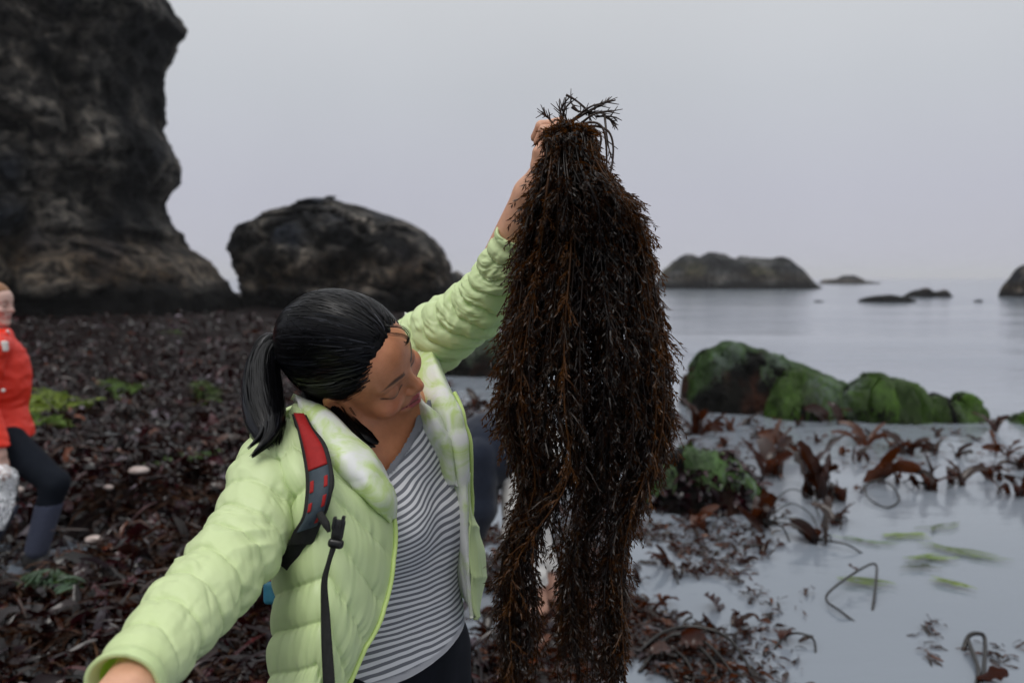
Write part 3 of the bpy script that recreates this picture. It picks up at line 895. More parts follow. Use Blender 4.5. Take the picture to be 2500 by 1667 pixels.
SEEN = set()
def whereabouts(px, py, what):
    o = sorted(ANCH, key=lambda a: math.hypot(a[1] - px, 1.6 * (a[2] - py)))
    for far in ('just ', ''):
        for a in o[:3]:
            dx, dy = px - a[1], 1.6 * (py - a[2])
            w = ('left of' if dx < 0 else 'right of') if abs(dx) > abs(dy) else ('behind' if dy < 0 else 'in front of')
            lab = f'{what} {far}{w} {a[0]}'
            if lab not in SEEN:
                SEEN.add(lab)
                return lab
    return what + ' in the shallows'
big = [(1974, 1212, 120, 'large dark kelp plant with upright folded blades in mid-pool', 5, 0, 1), (2157, 1180, 95, 'rust-brown kelp plant with twisted blade, right of the large mid-pool one', 4, 2, 1),
       (1898, 1112, 80, 'orange-brown kelp blade standing in front of the tallest green rock', 4, 2, 0), (2025, 1035, 62, 'narrow upright kelp blade at the foot of the bright green rock', 2, 1, 0),
       (2093, 1085, 70, 'orange kelp blade standing in front of the silvery rock', 3, 2, 0), (1872, 1165, 85, 'broad folded kelp blade beside the grassy low rock', 4, 1, 0),
       (2263, 1196, 62, 'low spreading kelp plant with ring-like stems in the right of the pool', 5, 0, 3), (2344, 1186, 60, 'kelp plant with long pointed blades right of the ring-stemmed one', 4, 1, 1),
       (2425, 1170, 48, 'brown kelp plant trailing to the right near the view edge', 4, 1, 1), (2484, 1208, 60, 'dark kelp plant at the right edge of the pool', 4, 3, 1),
       (1996, 1330, 62, 'dark triangular kelp blade at the near side of the mid-pool tangle', 3, 3, 2), (1868, 1290, 80, 'brown kelp plant with stems trailing right, left of the mid-pool tangle', 4, 1, 3),
       (2038, 1280, 52, 'slim kelp plant on the near right of the mid-pool tangle', 3, 1, 2), (2047, 1222, 52, 'curled dark kelp blade right of the large mid-pool plant', 4, 3, 1),
       (1694, 1290, 62, 'flat orange kelp blade below the grassy low rock', 2, 2, 0), (1860, 1345, 40, 'small red-brown kelp blade left of the dark triangular one', 2, 1, 1),
       (2421, 1052, 40, 'brown kelp blade at the right foot of the green rock row', 3, 1, 0), (1706, 1060, 66, 'brown kelp clump at the left foot of the tallest green rock', 5, 1, 0),
       (1626, 1378, 50, 'red kelp blade at the right edge of the hanging bunch', 3, 1, 0)]
for i, (px, py, h, lab, nb, sh, st) in enumerate(big):
    kelp(px, py, h, lab, 200 + i, nb, sh, st)
for i, (px, py, h) in enumerate([(1740, 1040, 34), (1790, 1052, 30), (1830, 1040, 34), (1860, 1070, 26), (1950, 1040, 28), (1640, 1050, 28), (2102, 1125, 44), (2130, 1070, 24), (2221, 1110, 50), (2180, 1092, 24), (2285, 1110, 46), (2336, 1116, 36), (2289, 1068, 26),
                                 (2457, 1115, 44), (2491, 1146, 40), (1680, 1090, 24), (1766, 1090, 26), (2330, 1060, 18), (2380, 1075, 18), (1940, 1095, 24), (1990, 1080, 20), (2060, 1110, 22)]):
    kelp(px, py, h, whereabouts(px, py, ('little reddish', 'little orange', 'little dark brown', 'little blackish')[i % 4] + ' kelp tuft'), 300 + i, 3, [1, 2, 0, 3][i % 4], i % 2, group=GK)
stipe_loop([(2128, 1500, -.02), (2138, 1440, .05), (2136, 1408, .07), (2100, 1425, .08), (2030, 1462, .05), (2018, 1475, .02), (2050, 1500, .02), (2095, 1518, -.01)], 'bare kelp stem bent into a wide loop, alone in the open pool', .007, (22, .06), 61)
stipe_loop([(2098, 1204, .0), (2130, 1192, .06), (2170, 1200, .06), (2195, 1224, .02), (2165, 1242, .01), (2120, 1226, .03), (2112, 1208, .05)], 'oval ring of coiled kelp stem in the upper pool', .007, (2, .10), 62)
stipe_loop([(2350, 1592, -.01), (2362, 1582, .05), (2385, 1578, .06), (2403, 1580, .04), (2402, 1640, .02), (2395, 1667, .0)], 'forked dark kelp stem at the bottom right', .010, None, 63)
stipe_loop([(2362, 1584, .04), (2378, 1620, .03), (2388, 1650, .02), (2380, 1690, .0)], 'dark kelp stem crossing the forked one at the bottom right', .010, (40, .12), 64)
stipe_loop([(1885, 1588, -.01), (1910, 1574, .03), (1945, 1566, .04), (1985, 1576, .03), (1992, 1600, -.01)], 'short arched kelp stem right of the bottom tangle', .006, (10, .09), 65)
stipe_loop([(1560, 1600, .02), (1620, 1575, .06), (1690, 1572, .08), (1770, 1590, .07), (1825, 1640, .03), (1845, 1690, -.01)], 'longest arching kelp stem of the tangle at the bottom edge', .008, None, 66)
stipe_loop([(1660, 1572, .05), (1700, 1600, .05), (1745, 1640, .03), (1735, 1668, .01), (1680, 1690, .0)], 'hooked kelp stem inside the tangle at the bottom edge', .008, (14, .09), 67)
stipe_loop([(1600, 1590, .02), (1650, 1580, .06), (1720, 1600, .06), (1780, 1650, .03), (1800, 1690, -.01)], 'kelp stem just under the longest arching one', .007, (24, .10), 68)
stipe_loop([(1560, 1640, .0), (1610, 1612, .05), (1660, 1625, .05), (1690, 1660, .03), (1690, 1700, .0)], 'short bowed kelp stem at the left of the bottom tangle', .008, (20, .10), 69)
stipe_loop([(1880, 1230, .0), (1930, 1214, .06), (1980, 1232, .05), (2000, 1260, .0)], 'thin kelp stem arching left of the large mid-pool plant', .005, None, 70)
stipe_loop([(1885, 1256, .0), (1930, 1246, .05), (1975, 1262, .03), (1995, 1285, .0)], 'lower thin kelp stem arching into the mid-pool tangle', .005, None, 71)
kelp(1766, 1490, 52, 'mauve-grey kelp blade standing in the near shallows', 401, 1, 4, 0, wide=1.0)
for i, (px, py, h) in enumerate([(1500, 1450, 40), (1560, 1420, 36), (1620, 1470, 34), (1690, 1520, 34), (1800, 1530, 40), (1740, 1540, 40), (1830, 1400, 26), (1650, 1410, 30), (1590, 1510, 36), (1540, 1370, 40), (1130, 1060, 46), (1168, 1000, 44), (1112, 1000, 50), (1195, 1030, 40), (1085, 960, 30), (1150, 1045, 44), (1120, 1440, 60), (1190, 1560, 70), (1150, 1640, 80), (1330, 1560, 60), (1440, 1600, 60), (1480, 1530, 50), (1300, 1640, 70)]):
    kelp(px, py, h, whereabouts(px, py, ('ragged reddish', 'ragged dark brown', 'ragged orange', 'ragged blackish')[i % 4] + ' kelp piece'), 500 + i, 3, [1, 0, 2, 3][i % 4], i % 2, group='ragged kelp pieces in the wet shallows', flat=i % 3 == 0)

# loose scraps on the water
def scraps(n, x0, x1, y0, y1, seed, fall):
    r = np.random.default_rng(seed)
    px, py = r.uniform(x0, x1, n), r.uniform(y0, y1, n)
    g = np.array([G(a, b_, 0.0) for a, b_ in zip(px, py)])
    den = fbm(g * np.array([1.6, 1.6, 0]) + seed, 3)
    ok = (r.random(n) < fall(px, py)) & (den > -.16) & (ground_z(g[:, 0], g[:, 1]) < .04)
    g[:, 2] = .010
    return g[ok], px[ok]
g, px = scraps(30000, 950, 2000, 960, 1720, 71, lambda x, y: np.clip(1.15 - (x - 1480) / 400, .02, 1) * np.interp(y, [960, 1100], [.35, 1]))
r = np.random.default_rng(72)
ln = r.uniform(.015, .085, len(g)); wd = ln * r.uniform(.08, .40, len(g))
v, f, k = blades(g, ln, wd, 73, K=4, lift=(-.02, .75), curl=1.3, ruffle=.5)
pal3 = np.array([(.008, .003, .002), (.020, .006, .003), (.003, .002, .002), (.060, .017, .004), (.05, .046, .056)])
cc = np.repeat(pal3[r.choice(5, len(g), p=[.35, .28, .22, .10, .05])] * r.uniform(.6, 1.3, (len(g), 1)), k, 0)
tag(obj('weed_scraps', v, f, m_kelp, col=cc, base=(0, 0, 0)), 'loose red-brown seaweed scraps floating in the shallows', 'seaweed', kind='stuff')
g1, _ = scraps(900, 1600, 2560, 1030, 1150, 74, lambda x, y: .5 + 0 * x)
g2 = np.array([G(a, b_, .01) for a, b_ in [(2276 + dx, 1540 + dy) for dx, dy in np.random.default_rng(5).normal(0, 1, (26, 2)) * [16, 16]] + [(2268 + dx, 1590 + dy) for dx, dy in np.random.default_rng(6).normal(0, 1, (16, 2)) * [5, 14]] + [(2450 + dx, 1600 + dy) for dx, dy in np.random.default_rng(7).normal(0, 1, (30, 2)) * [28, 24]]])
g = np.concatenate([g1, g2])
ln = r.uniform(.02, .09, len(g)); wd = ln * r.uniform(.07, .24, len(g))
v, f, k = blades(g, ln, wd, 76, K=5, lift=(-.02, .35), curl=.6, ruffle=.35)
tag(obj('weed_scraps', v, f, m_kelp, col=np.repeat(pal3[r.choice(4, len(g))] * .9, k, 0), base=(0, 0, 0)), 'dark seaweed scraps scattered across the open pool', 'seaweed', kind='stuff')

# eelgrass trailing at the surface
def eelgrass(px, py, wpx, n, ang, label, seed, col=(.075, .13, .018)):
    r = np.random.default_rng(seed)
    c = G(px, py, .0); L_ = wpx * c[1] / FPX
    off = r.normal(0, 1, (n, 2)) * [L_ * .12, L_ * .10]
    K = 14
    t = np.linspace(-.5, .5, K)
    path = np.zeros((n, K, 3))
    a = ang + r.normal(0, .10, n)
    wave = .05 * L_ * np.sin(t[None] * 5 + r.uniform(0, 6, (n, 1)))
    l = L_ * r.uniform(.6, 1.1, n)[:, None] * t[None]
    path[..., 0] = c[0] + off[:, :1] + np.cos(a)[:, None] * l - np.sin(a)[:, None] * wave
    path[..., 1] = c[1] + off[:, 1:] + np.sin(a)[:, None] * l + np.cos(a)[:, None] * wave
    path[..., 2] = .017 + .004 * r.random((n, 1))
    up = np.zeros_like(path); up[..., 2] = 1
    wd = np.full((n, K), .016) * np.sin(np.pi * np.linspace(.08, .95, K))[None] ** .5
    tt = np.gradient(path, axis=1)
    side = unit(np.cross(tt, up)) * (wd[..., None] / 2)
    v = np.stack([path - side, path + side], 2).reshape(-1, 3)
    b0 = (np.arange(n) * K * 2)[:, None] + np.arange(K - 1)[None] * 2
    f = np.stack([b0, b0 + 1, b0 + 3, b0 + 2], -1).reshape(-1, 4)
    root = empty('eelgrass', (c[0], c[1], 0), label, 'eelgrass')
    for k in range(n):
        vv = v[k * K * 2:(k + 1) * K * 2]
        obj('blade', vv, f[:K - 1], m_green, root, col=np.broadcast_to(np.array(col) * r.uniform(.6, 1.3), (len(vv), 3)))
eelgrass(2205, 1313, 110, 9, .05, 'yellow-green eelgrass streak in the middle of the pool', 81, (.12, .18, .02))
eelgrass(2290, 1290, 110, 5, .5, 'thin eelgrass streak slanting up to the right', 82, (.05, .08, .02))
eelgrass(2275, 1367, 110, 7, .0, 'bright eelgrass streak nearest the open middle of the pool', 83, (.11, .17, .02))
eelgrass(2360, 1352, 150, 8, -.75, 'longest eelgrass streak slanting down to the right', 84, (.07, .11, .025))
eelgrass(2320, 1428, 90, 6, -.8, 'short yellow-green eelgrass streak low in the pool', 85, (.12, .17, .02))
eelgrass(2110, 1425, 130, 7, -.4, 'eelgrass streak passing under the looped kelp stem', 86, (.08, .12, .02))
eelgrass(2240, 1388, 90, 5, .05, 'dark eelgrass streak below the bright one', 87, (.025, .03, .015))
eelgrass(2110, 1325, 120, 5, -.5, 'green eelgrass streak right of the dark triangular kelp blade', 88, (.05, .10, .02))
# ------------------------------------------------------------------ the woman holding up the seaweed
m_skin = pmat('skin', [(0.3, (.84, .80, .76)), (0.7, (1.10, 1.08, 1.06))], scale=38, rough=0.40, spec=0.5, bump=0.30, bscale=260, bdist=0.0012, vcol=True, sss=0.10, rough_var=0.12)
m_hair = pmat('black_hair', [(0.35, (.0012, .0012, .0016)), (0.7, (.004, .004, .005))], scale=60, rough=0.32, spec=0.16)
m_strand = pmat('hair_strands', [(0.35, (.8, .8, .8)), (0.7, (1.3, 1.3, 1.35))], scale=60, rough=0.34, spec=0.20, vcol=True)
def strand_cols(n, k, seed):
    r_ = np.random.default_rng(seed)
    t = r_.random(n)[:, None]
    c = np.where(t < .80, np.array([.0018, .0018, .0024]), np.where(t < .94, np.array([.010, .011, .014]), np.array([.030, .031, .036]))) * r_.uniform(.6, 1.4, (n, 1))
    return np.repeat(c, k, 0)
m_jacket = pmat('lime_nylon', [(0.35, (.60, .72, .37)), (0.65, (.64, .75, .42))], scale=6, rough=0.42, spec=0.40, bump=0.10, bscale=38, bdist=0.003, sheen=0.1, trans=(.42, .72, .03), tfac=0.22)
m_lining = pmat('pale_lining', [(0.40, (.52, .66, .26)), (0.50, (.68, .74, .58)), (0.60, (.74, .75, .74))], scale=16, rough=0.42, spec=0.45, bump=0.12, bscale=40, bdist=0.003, distort=0.8, trans=(.55, .72, .25), tfac=0.12)
m_zip = pmat('lime_zip', [(0.3, (.46, .60, .18)), (0.7, (.54, .68, .24))], scale=40, rough=0.5)
m_navy = pmat('dark_leggings', [(0.3, (.004, .005, .008)), (0.7, (.007, .008, .013))], scale=30, rough=0.8, spec=0.12)
def shirt_material():
    m = pmat('striped_jersey', [(0.3, (.92, .92, .92)), (0.7, (1.05, 1.05, 1.05))], scale=80, rough=0.85, spec=0.15, vcol=True, bump=0.3, bscale=600, bdist=0.0006)
    N, L = m.node_tree.nodes, m.node_tree.links
    uvn = N.new('ShaderNodeUVMap'); uvn.uv_map = 'UVMap'
    sp = N.new('ShaderNodeSeparateXYZ'); L.new(uvn.outputs['UV'], sp.inputs[0])
    fr = N.new('ShaderNodeMath'); fr.operation = 'FRACT'; L.new(sp.outputs['X'], fr.inputs[0])
    rp = N.new('ShaderNodeValToRGB')
    cs = [(0.0, (.17, .175, .20)), (0.40, (.17, .175, .20)), (0.47, (.72, .72, .75)), (0.93, (.72, .72, .75)), (1.0, (.17, .175, .20))]
    while len(rp.color_ramp.elements) < len(cs): rp.color_ramp.elements.new(.5)
    for e, c in zip(rp.color_ramp.elements, cs):
        e.position = c[0]; e.color = (*c[1], 1)
    L.new(fr.outputs[0], rp.inputs['Fac'])
    mx = N.new('ShaderNodeMix'); mx.data_type = 'RGBA'
    at = N.new('ShaderNodeAttribute'); at.attribute_name = 'Col'
    L.new(sp.outputs['Y'], mx.inputs['Factor']); L.new(rp.outputs['Color'], mx.inputs['A']); L.new(at.outputs['Color'], mx.inputs['B'])
    L.new(mx.outputs['Result'], N['Principled BSDF'].inputs['Base Color'])
    return m
m_shirt = shirt_material()

HS = 1.0
HC = P(868, 886, 1.25)                                   # head centre, between the ears
def camvec(x, y, z):                                     # picture axes (right, up, towards the camera) to world
    return x * _R + y * _U - z * _F
hF = unit(camvec(.94, -.20, .27)); hU = camvec(-.10, .60, .79)
hU = unit(hU - hF * hU.dot(hF)); hR = np.cross(hF, hU)
HA = np.stack([hR, hF, hU]).astype(np.float32)           # rows: her right, forward, up

def head_local(X):
    return ((X - HC.astype(np.float32)) @ HA.T) / HS

def head_sdf(q, smile=1.0):
    """a head in its own axes: x right, y forward, z up, metres, origin between the ears"""
    a = np.abs(q[:, 0])
    s = np.stack([a, q[:, 1], q[:, 2]], 1)               # mirrored half
    d = ell(q, (0, -.014, .036), (.074, .094, .086))
    d = smin(d, ell(q, (0, .030, -.022), (.061, .060, .082)), .030)
    d = smin(d, ell(q, (0, .046, .040), (.056, .045, .048)), .025)
    d = smin(d, cone(s, (.050, -.002, -.056), (.012, .068, -.100), .017, .017), .022)
    d = smin(d, ell(q, (0, .074, -.100), (.021, .019, .017)), .016)
    d = smin(d, cone(s, (.016, .084, .020), (.044, .070, .022), .008, .007), .012)
    d = smax(d, -ell(s, (.033, .098, .003), (.019, .016, .011)), .012)
    d = smin(d, ell(s, (.032, .075, .001), (.0150, .0130, .0115)), .005)
    d = smin(d, ell(s, (.040, .066, -.030), (.024, .022, .020)), .016)
    d = smin(d, cone(q, (0, .086, .012), (0, .101, -.024), .0062, .0088), .010)
    d = smin(d, ell(q, (0, .102, -.027), (.0098, .0092, .0082)), .006)
    d = smin(d, ell(s, (.0115, .094, -.030), (.0068, .0085, .0065)), .005)
    d = smax(d, -ell(s, (.0060, .098, -.0370), (.0036, .0048, .0035)), .003)
    d = smin(d, ell(q, (0, .079, -.063), (.030, .014, .022)), .012)
    w = .029 * smile
    d = smin(d, cone(s, (0, .0945, -.0565), (w, .076, -.0575 + .004), .0050, .0022), .004)
    d = smin(d, cone(s, (0, .0925, -.0690), (w * .9, .076, -.0590 + .002), .0062, .0022), .004)
    d = smax(d, -cone(s, (0, .099, -.0620), (w, .0800, -.0570), .0022, .0012), .003)
    # nasolabial fold, philtrum
    d = smax(d, -cone(s, (.018, .099, -.036), (.034, .083, -.062), .0022, .0022), .006)
    # ear
    e = np.stack([s[:, 0] - .075, s[:, 1] - .004, s[:, 2] + .010], 1)
    ct, st = math.cos(.28), math.sin(.28)
    e = np.stack([e[:, 0] - .35 * -e[:, 1], ct * e[:, 1] + st * e[:, 2], -st * e[:, 1] + ct * e[:, 2]], 1)
    ear = ell(e, (0, 0, 0), (.0075, .0185, .0315))
    ear = smax(ear, -ell(e, (.010, .003, .004), (.009, .0105, .019)), .004)
    ear = smin(ear, ell(e, (-.001, .006, -.025), (.006, .009, .010)), .006)
    return smin(d, ear, .006)

def head_paint(q, skin, lip=(.42, .10, .11), brow=(.012, .008, .007), flush=(.50, .15, .085)):
    """skin colours that belong to the skin: lips, brows, lash lines, a flush on cheek and nose"""
    s = np.stack([np.abs(q[:, 0]), q[:, 1], q[:, 2]], 1)
    c = np.broadcast_to(np.array(skin, float), (len(q), 3)).copy()
    def put(w, col):
        w = w[:, None]
        return c * (1 - w) + w * np.array(col)
    c = put(.5 * sstep(.020, -.008, ell(s, (.042, .075, -.028), (.016, .016, .014))), flush)
    c = put(.5 * sstep(.010, -.004, ell(q, (0, .112, -.03), (.010, .010, .010))), flush)
    up = cone(s, (0, .0975, -.0570), (.028, .079, -.0555), .0072, .0026)
    lo = cone(s, (0, .0960, -.0690), (.026, .079, -.0595), .0085, .0028)
    c = put(sstep(.0022, -.0005, np.minimum(up, lo)), lip)
    c = put(.85 * sstep(.0012, -.0004, cone(s, (0, .097, -.0622), (.029, .079, -.0565), .0012, .0008)), (.06, .012, .012))
    front = sstep(.050, .058, s[:, 1])
    bz = .0205 + .0065 * np.sin(np.pi * np.clip((s[:, 0] - .008) / .046, 0, 1)) + .002 * sstep(.03, .05, s[:, 0])
    b1 = np.abs(q[:, 2] - bz) - .0034 * sstep(.054, .030, s[:, 0]) + 10 * np.maximum(0, .011 - s[:, 0]) + 10 * np.maximum(0, s[:, 0] - .053)
    b0 = np.minimum(cone(s, (.012, .092, .0215), (.032, .088, .0275), .0038, .0034), cone(s, (.032, .088, .0275), (.050, .070, .0215), .0034, .0016))
    c = put(.85 * front * sstep(.0020, -.0012, b1), brow)
    lz = -.0042 - .0032 * np.sin(np.pi * np.clip((s[:, 0] - .016) / .034, 0, 1)) + .004 * sstep(.038, .052, s[:, 0])
    lash = np.abs(q[:, 2] - lz) - .0014 + 10 * np.maximum(0, .016 - s[:, 0]) + 10 * np.maximum(0, s[:, 0] - .051)
    l0 = np.minimum(cone(s, (.017, .0865, -.0025), (.032, .0885, -.0050), .0014, .0022), cone(s, (.032, .0885, -.0050), (.049, .0720, -.0015), .0022, .0016))
    c = put(.95 * front * sstep(.0012, -.0006, lash), (.010, .006, .006))
    c = put(.35 * sstep(.004, .0, ell(s, (.032, .086, .003), (.016, .008, .006))), (.20, .085, .06))
    return np.clip(c, 0, 1)

# body: where her joints are
RSH, LSH = P(690, 1140, 1.18), P(1010, 870, 1.47)
REL, RWR = P(520, 1420, 0.99), P(308, 1700, 0.785)
LEL, LWR = P(1168, 748, 1.42), P(1294, 474, 1.278)
bD = unit(np.array([.85, -.52, 0])); bL = unit(np.array([.52, .85, 0])); bU = np.array([0, 0, 1.0])
BC = np.array([-.205, 1.325, 0.0])
def bpt(d, l, z):
    return BC + bD * d + bL * l + bU * z
BA = np.stack([bD, bL, bU]).astype(np.float32)
NECK0, NECK1 = bpt(-.03, -.01, 1.375), HC - hU * .055 - hF * .015
HIPL, HIPR = bpt(-.01, .085, .92), bpt(-.01, -.085, .92)
KNL, KNR = bpt(.05, .10, .50), bpt(.09, -.10, .50)
ANL, ANR = bpt(-.02, .11, .12), bpt(.01, -.12, .12)

def torso_sdf(X):
    d = ell(X, bpt(-.015, -.005, 1.24), (.098, .142, .180), BA)
    d = smin(d, ell(X, bpt(.055, .060, 1.205), (.052, .055, .058), BA), .035)
    d = smin(d, ell(X, bpt(.055, -.070, 1.205), (.052, .055, .058), BA), .035)
    d = smin(d, ell(X, bpt(.0, 0, 1.06), (.092, .125, .16), BA), .06)
    d = smin(d, ell(X, bpt(-.01, 0, .93), (.108, .155, .125), BA), .06)
    d = smin(d, cone(X, bpt(-.02, -.13, 1.345), bpt(-.02, .12, 1.375), .048, .050), .05)
    return d

def legs_sdf(X):
    d = cone(X, HIPL, KNL, .085, .056)
    d = smin(d, cone(X, HIPR, KNR, .085, .056), .02)
    d = smin(d, smin(cone(X, KNL, ANL, .054, .036), cone(X, KNR, ANR, .054, .036), .01), .02)
    return d

def neck_sdf(X):
    return cone(X, NECK0, NECK1, .060, .050)

def finger(X, pts, r0, r1):
    d = None
    n = len(pts) - 1
    for k in range(n):
        c = cone(X, pts[k], pts[k + 1], r0 + (r1 - r0) * k / n, r0 + (r1 - r0) * (k + 1) / n)
        d = c if d is None else smin(d, c, .004)
    return d

# left hand: a fist round the stems
GRIP = P(1360, 376, 1.222)
hx = unit(GRIP - LWR)                                     # along the hand
hz = unit(np.cross(hx, unit(P(1390, 250, 1.2) - P(1370, 420, 1.2))))   # away from / towards the viewer
hy = np.cross(hz, hx)                                     # along the knuckles
if hz.dot(_F) < 0: hz = -hz
PALM = LWR + hx * .052
def hand_left(X):
    d = ell(X, PALM + hz * .010, (.048, .040, .016), np.stack([hx, hy, hz]))
    d = smin(d, cone(X, LWR, PALM, .024, .022), .02)
    for k in range(4):
        o = hy * (-.030 + .020 * k)
        L1 = (.040, .044, .041, .032)[k]
        k0 = PALM + hx * .042 + o + hz * .010
        k1 = k0 + hx * (L1 * .75) - hz * (L1 * .55)
        k2 = k1 - hz * .024 - hx * .012
        k3 = k2 - hx * .022 + hz * .002
        d = smin(d, finger(X, [k0, k1, k2, k3], .0098, .0076), .006)
    t0 = PALM - hx * .022 - hy * .030
    d = smin(d, finger(X, [t0, t0 - hy * .012 - hz * .020 + hx * .02, t0 - hz * .038 + hx * .044 + hy * .004, t0 - hz * .044 + hx * .062 + hy * .014], .0125, .0085), .008)
    return d
def hand_right(X):
    ax = unit(RWR - REL)
    up = unit(np.array([.1, -.2, 1.0]) - ax * ax.dot([.1, -.2, 1.0])); sd = np.cross(ax, up)
    pc = RWR + ax * .055
    d = ell(X, pc, (.050, .038, .016), np.stack([ax, sd, up]))
    d = smin(d, cone(X, RWR - ax * .03, pc, .026, .022), .02)
    for k in range(4):
        k0 = pc + ax * .040 + sd * (-.030 + .020 * k)
        ln = (.034, .040, .037, .028)[k]
        k1 = k0 + ax * ln - up * .006
        k2 = k1 + ax * ln * .6 - up * .014
        k3 = k2 + ax * ln * .4 - up * .018
        d = smin(d, finger(X, [k0, k1, k2, k3], .0095, .0072), .005)
    t0 = pc - ax * .02 + sd * .032
    d = smin(d, finger(X, [t0, t0 + sd * .022 + ax * .022 - up * .006, t0 + sd * .030 + ax * .048 - up * .012], .0125, .0085), .008)
    return d
def arms_sdf(X):
    d = smin(cone(X, RSH, REL, .046, .038), cone(X, REL, RWR, .038, .027), .01)
    return np.minimum(d, smin(cone(X, LSH, LEL, .048, .038), cone(X, LEL, LWR, .039, .0265), .01))

def upper_sdf(X):
    d = smin(torso_sdf(X), neck_sdf(X), .035)
    q = head_local(X)
    return smin(d, head_sdf(q) * HS, .022)
def body_low(X):
    return smin(smin(torso_sdf(X), legs_sdf(X), .03), np.minimum(neck_sdf(X), arms_sdf(X)), .03)

SKIN = (.53, .225, .115)
woman = empty('person', (BC[0], BC[1], 0.02), 'woman in an open lime green puffer jacket holding up a long bunch of seaweed', 'person')
pieces = []
lo, hi = HC - .19, HC + .17
lo[2] = 1.17; lo[0] -= .02; hi[0] += .07; hi[1] += .10
v, f = surfnet(upper_sdf, lo, hi, .0027)
v = relax(v, f, 1, .3)
torso_v, torso_f = v, f
c = head_paint(head_local(v.astype(np.float32)), SKIN)
far = (np.linalg.norm(head_local(v.astype(np.float32)), axis=1) > .16)
c[far] = SKIN
pieces.append((v, f, c))
v, f = surfnet(body_low, [-.62, .70, .06], [.16, 1.68, 1.30], .012)
pieces.append((v, f, np.broadcast_to(SKIN, (len(v), 3))))
def left_fore(X): return smin(cone(X, P(1222, 640, 1.355), LWR, .034, .0265), hand_left(X), .012)
e = np.stack([P(1185, 700, 1.40), GRIP])
v, f = surfnet(left_fore, e.min(0) - .09, e.max(0) + .09, .0034)
pieces.append((v, f, np.broadcast_to((.60, .33, .22), (len(v), 3))))
def right_fore(X): return smin(cone(X, (REL + RWR) / 2, RWR, .034, .027), hand_right(X), .012)
e = np.stack([(REL + RWR) / 2, RWR + unit(RWR - REL) * .17])
v, f = surfnet(right_fore, e.min(0) - .06, e.max(0) + .06, .0035)
pieces.append((v, f, np.broadcast_to((.60, .33, .22), (len(v), 3))))
bv, bf = join([(p[0], [p[1]]) for p in pieces])
obj('body', bv, bf, m_skin, woman, col=np.concatenate([p[2] for p in pieces]))

# leggings and boots
v, f = surfnet(lambda X: smin(smin(torso_sdf(X), legs_sdf(X), .03), 1e3 * np.ones(len(X), np.float32), .01) - .006, [-.52, 1.0, .10], [.16, 1.62, 1.10], .008)
u, f2 = keep(v, f, v[:, 2] < 1.06)
obj('leggings', v[u], f2, m_navy, woman)
m_boot = pmat('rubber_boot', [(0.3, (.010, .010, .011)), (0.7, (.02, .02, .021))], scale=10, rough=0.4)
for an in (ANL, ANR):
    toe = an + bD * .15 + np.array([0, 0, -.075])
    heel = an + np.array([0, 0, -.075]) - bD * .03
    def boot(X):
        d = smin(cone(X, an + bU * .14, heel + bU * .02, .052, .046), cone(X, heel, toe, .042, .040), .04)
        return np.maximum(d, (heel[2] - .038) - X[:, 2])
    v, f = surfnet(boot, np.minimum(heel, toe) - .09, np.maximum(an, toe) + .2, .008)
    obj('boot', v, f, m_boot, woman)

# striped jersey: follows the torso, cut at neckline and hem
nr = vnormals(torso_v, torso_f)
v2, f2_ = surfnet(lambda X: torso_sdf(X) - .010, [-.42, 1.12, .93], [.06, 1.58, 1.50], .0034)
v2 = relax(v2, f2_, 2, .5)
loc = (v2 - BC) @ BA.T
d_, l_, z_ = loc[:, 0], loc[:, 1], loc[:, 2]
cv = v2 - CAM
dpt = cv @ _F
npx = 1250 + FPX * (cv @ _R) / dpt; npy = 833.5 - FPX * (cv @ _U) / dpt
curve = np.interp(npy, [940, 985, 1010, 1050, 1100, 1150, 1175], [1060, 1036, 1016, 1002, 974, 936, 905])
gap = (npx - curve) * .78 * dpt / FPX                    # metres from the neckline
gap = np.where(npy > 1185, .2, gap)
gap = np.where(d_ < -.05, 1.375 - z_, gap)
gap = np.where((npx < 900) & (npy < 1160) & (d_ > -.08), -1.0, gap)
hem = 0.985 + .02 * np.sin(l_ * 9)
tilt = 0.55 * sstep(1.08, 1.30, z_) - 0.05
drape = .006 * fbm(v2 * np.array([9., 9., 16.]), 3)
sag = 0.35 * np.maximum(d_, 0) * sstep(1.16, 1.0, z_)
s_ = (z_ - tilt * l_ + drape * 1.2 - sag) / .0118
nb = sstep(.0135, .011, gap)
hb = sstep(.012, .009, z_ - hem)
cols = np.where(nb[:, None] > hb[:, None], np.array([.20, .205, .23]), np.array([.45, .45, .48]))
suv = np.stack([s_, np.clip(nb + hb, 0, 1)], 1)
n2_ = vnormals(v2, f2_)
v2 = v2 + n2_ * (.004 * fbm(v2 * np.array([7., 7., 22.]) + 3, 3) + .003 * nb)[:, None]
snap = (z_ < hem) & (z_ > hem - .0042)
v2[snap, 2] = hem[snap]
u, f3 = keep(v2, f2_, (gap > 0) & (z_ > hem - .0042) & ~((npx > 1066) & (npy < 1110)) & ~(npy < 975))
obj('shirt', v2[u], f3, m_shirt, woman, uv=suv[u], col=cols[u])

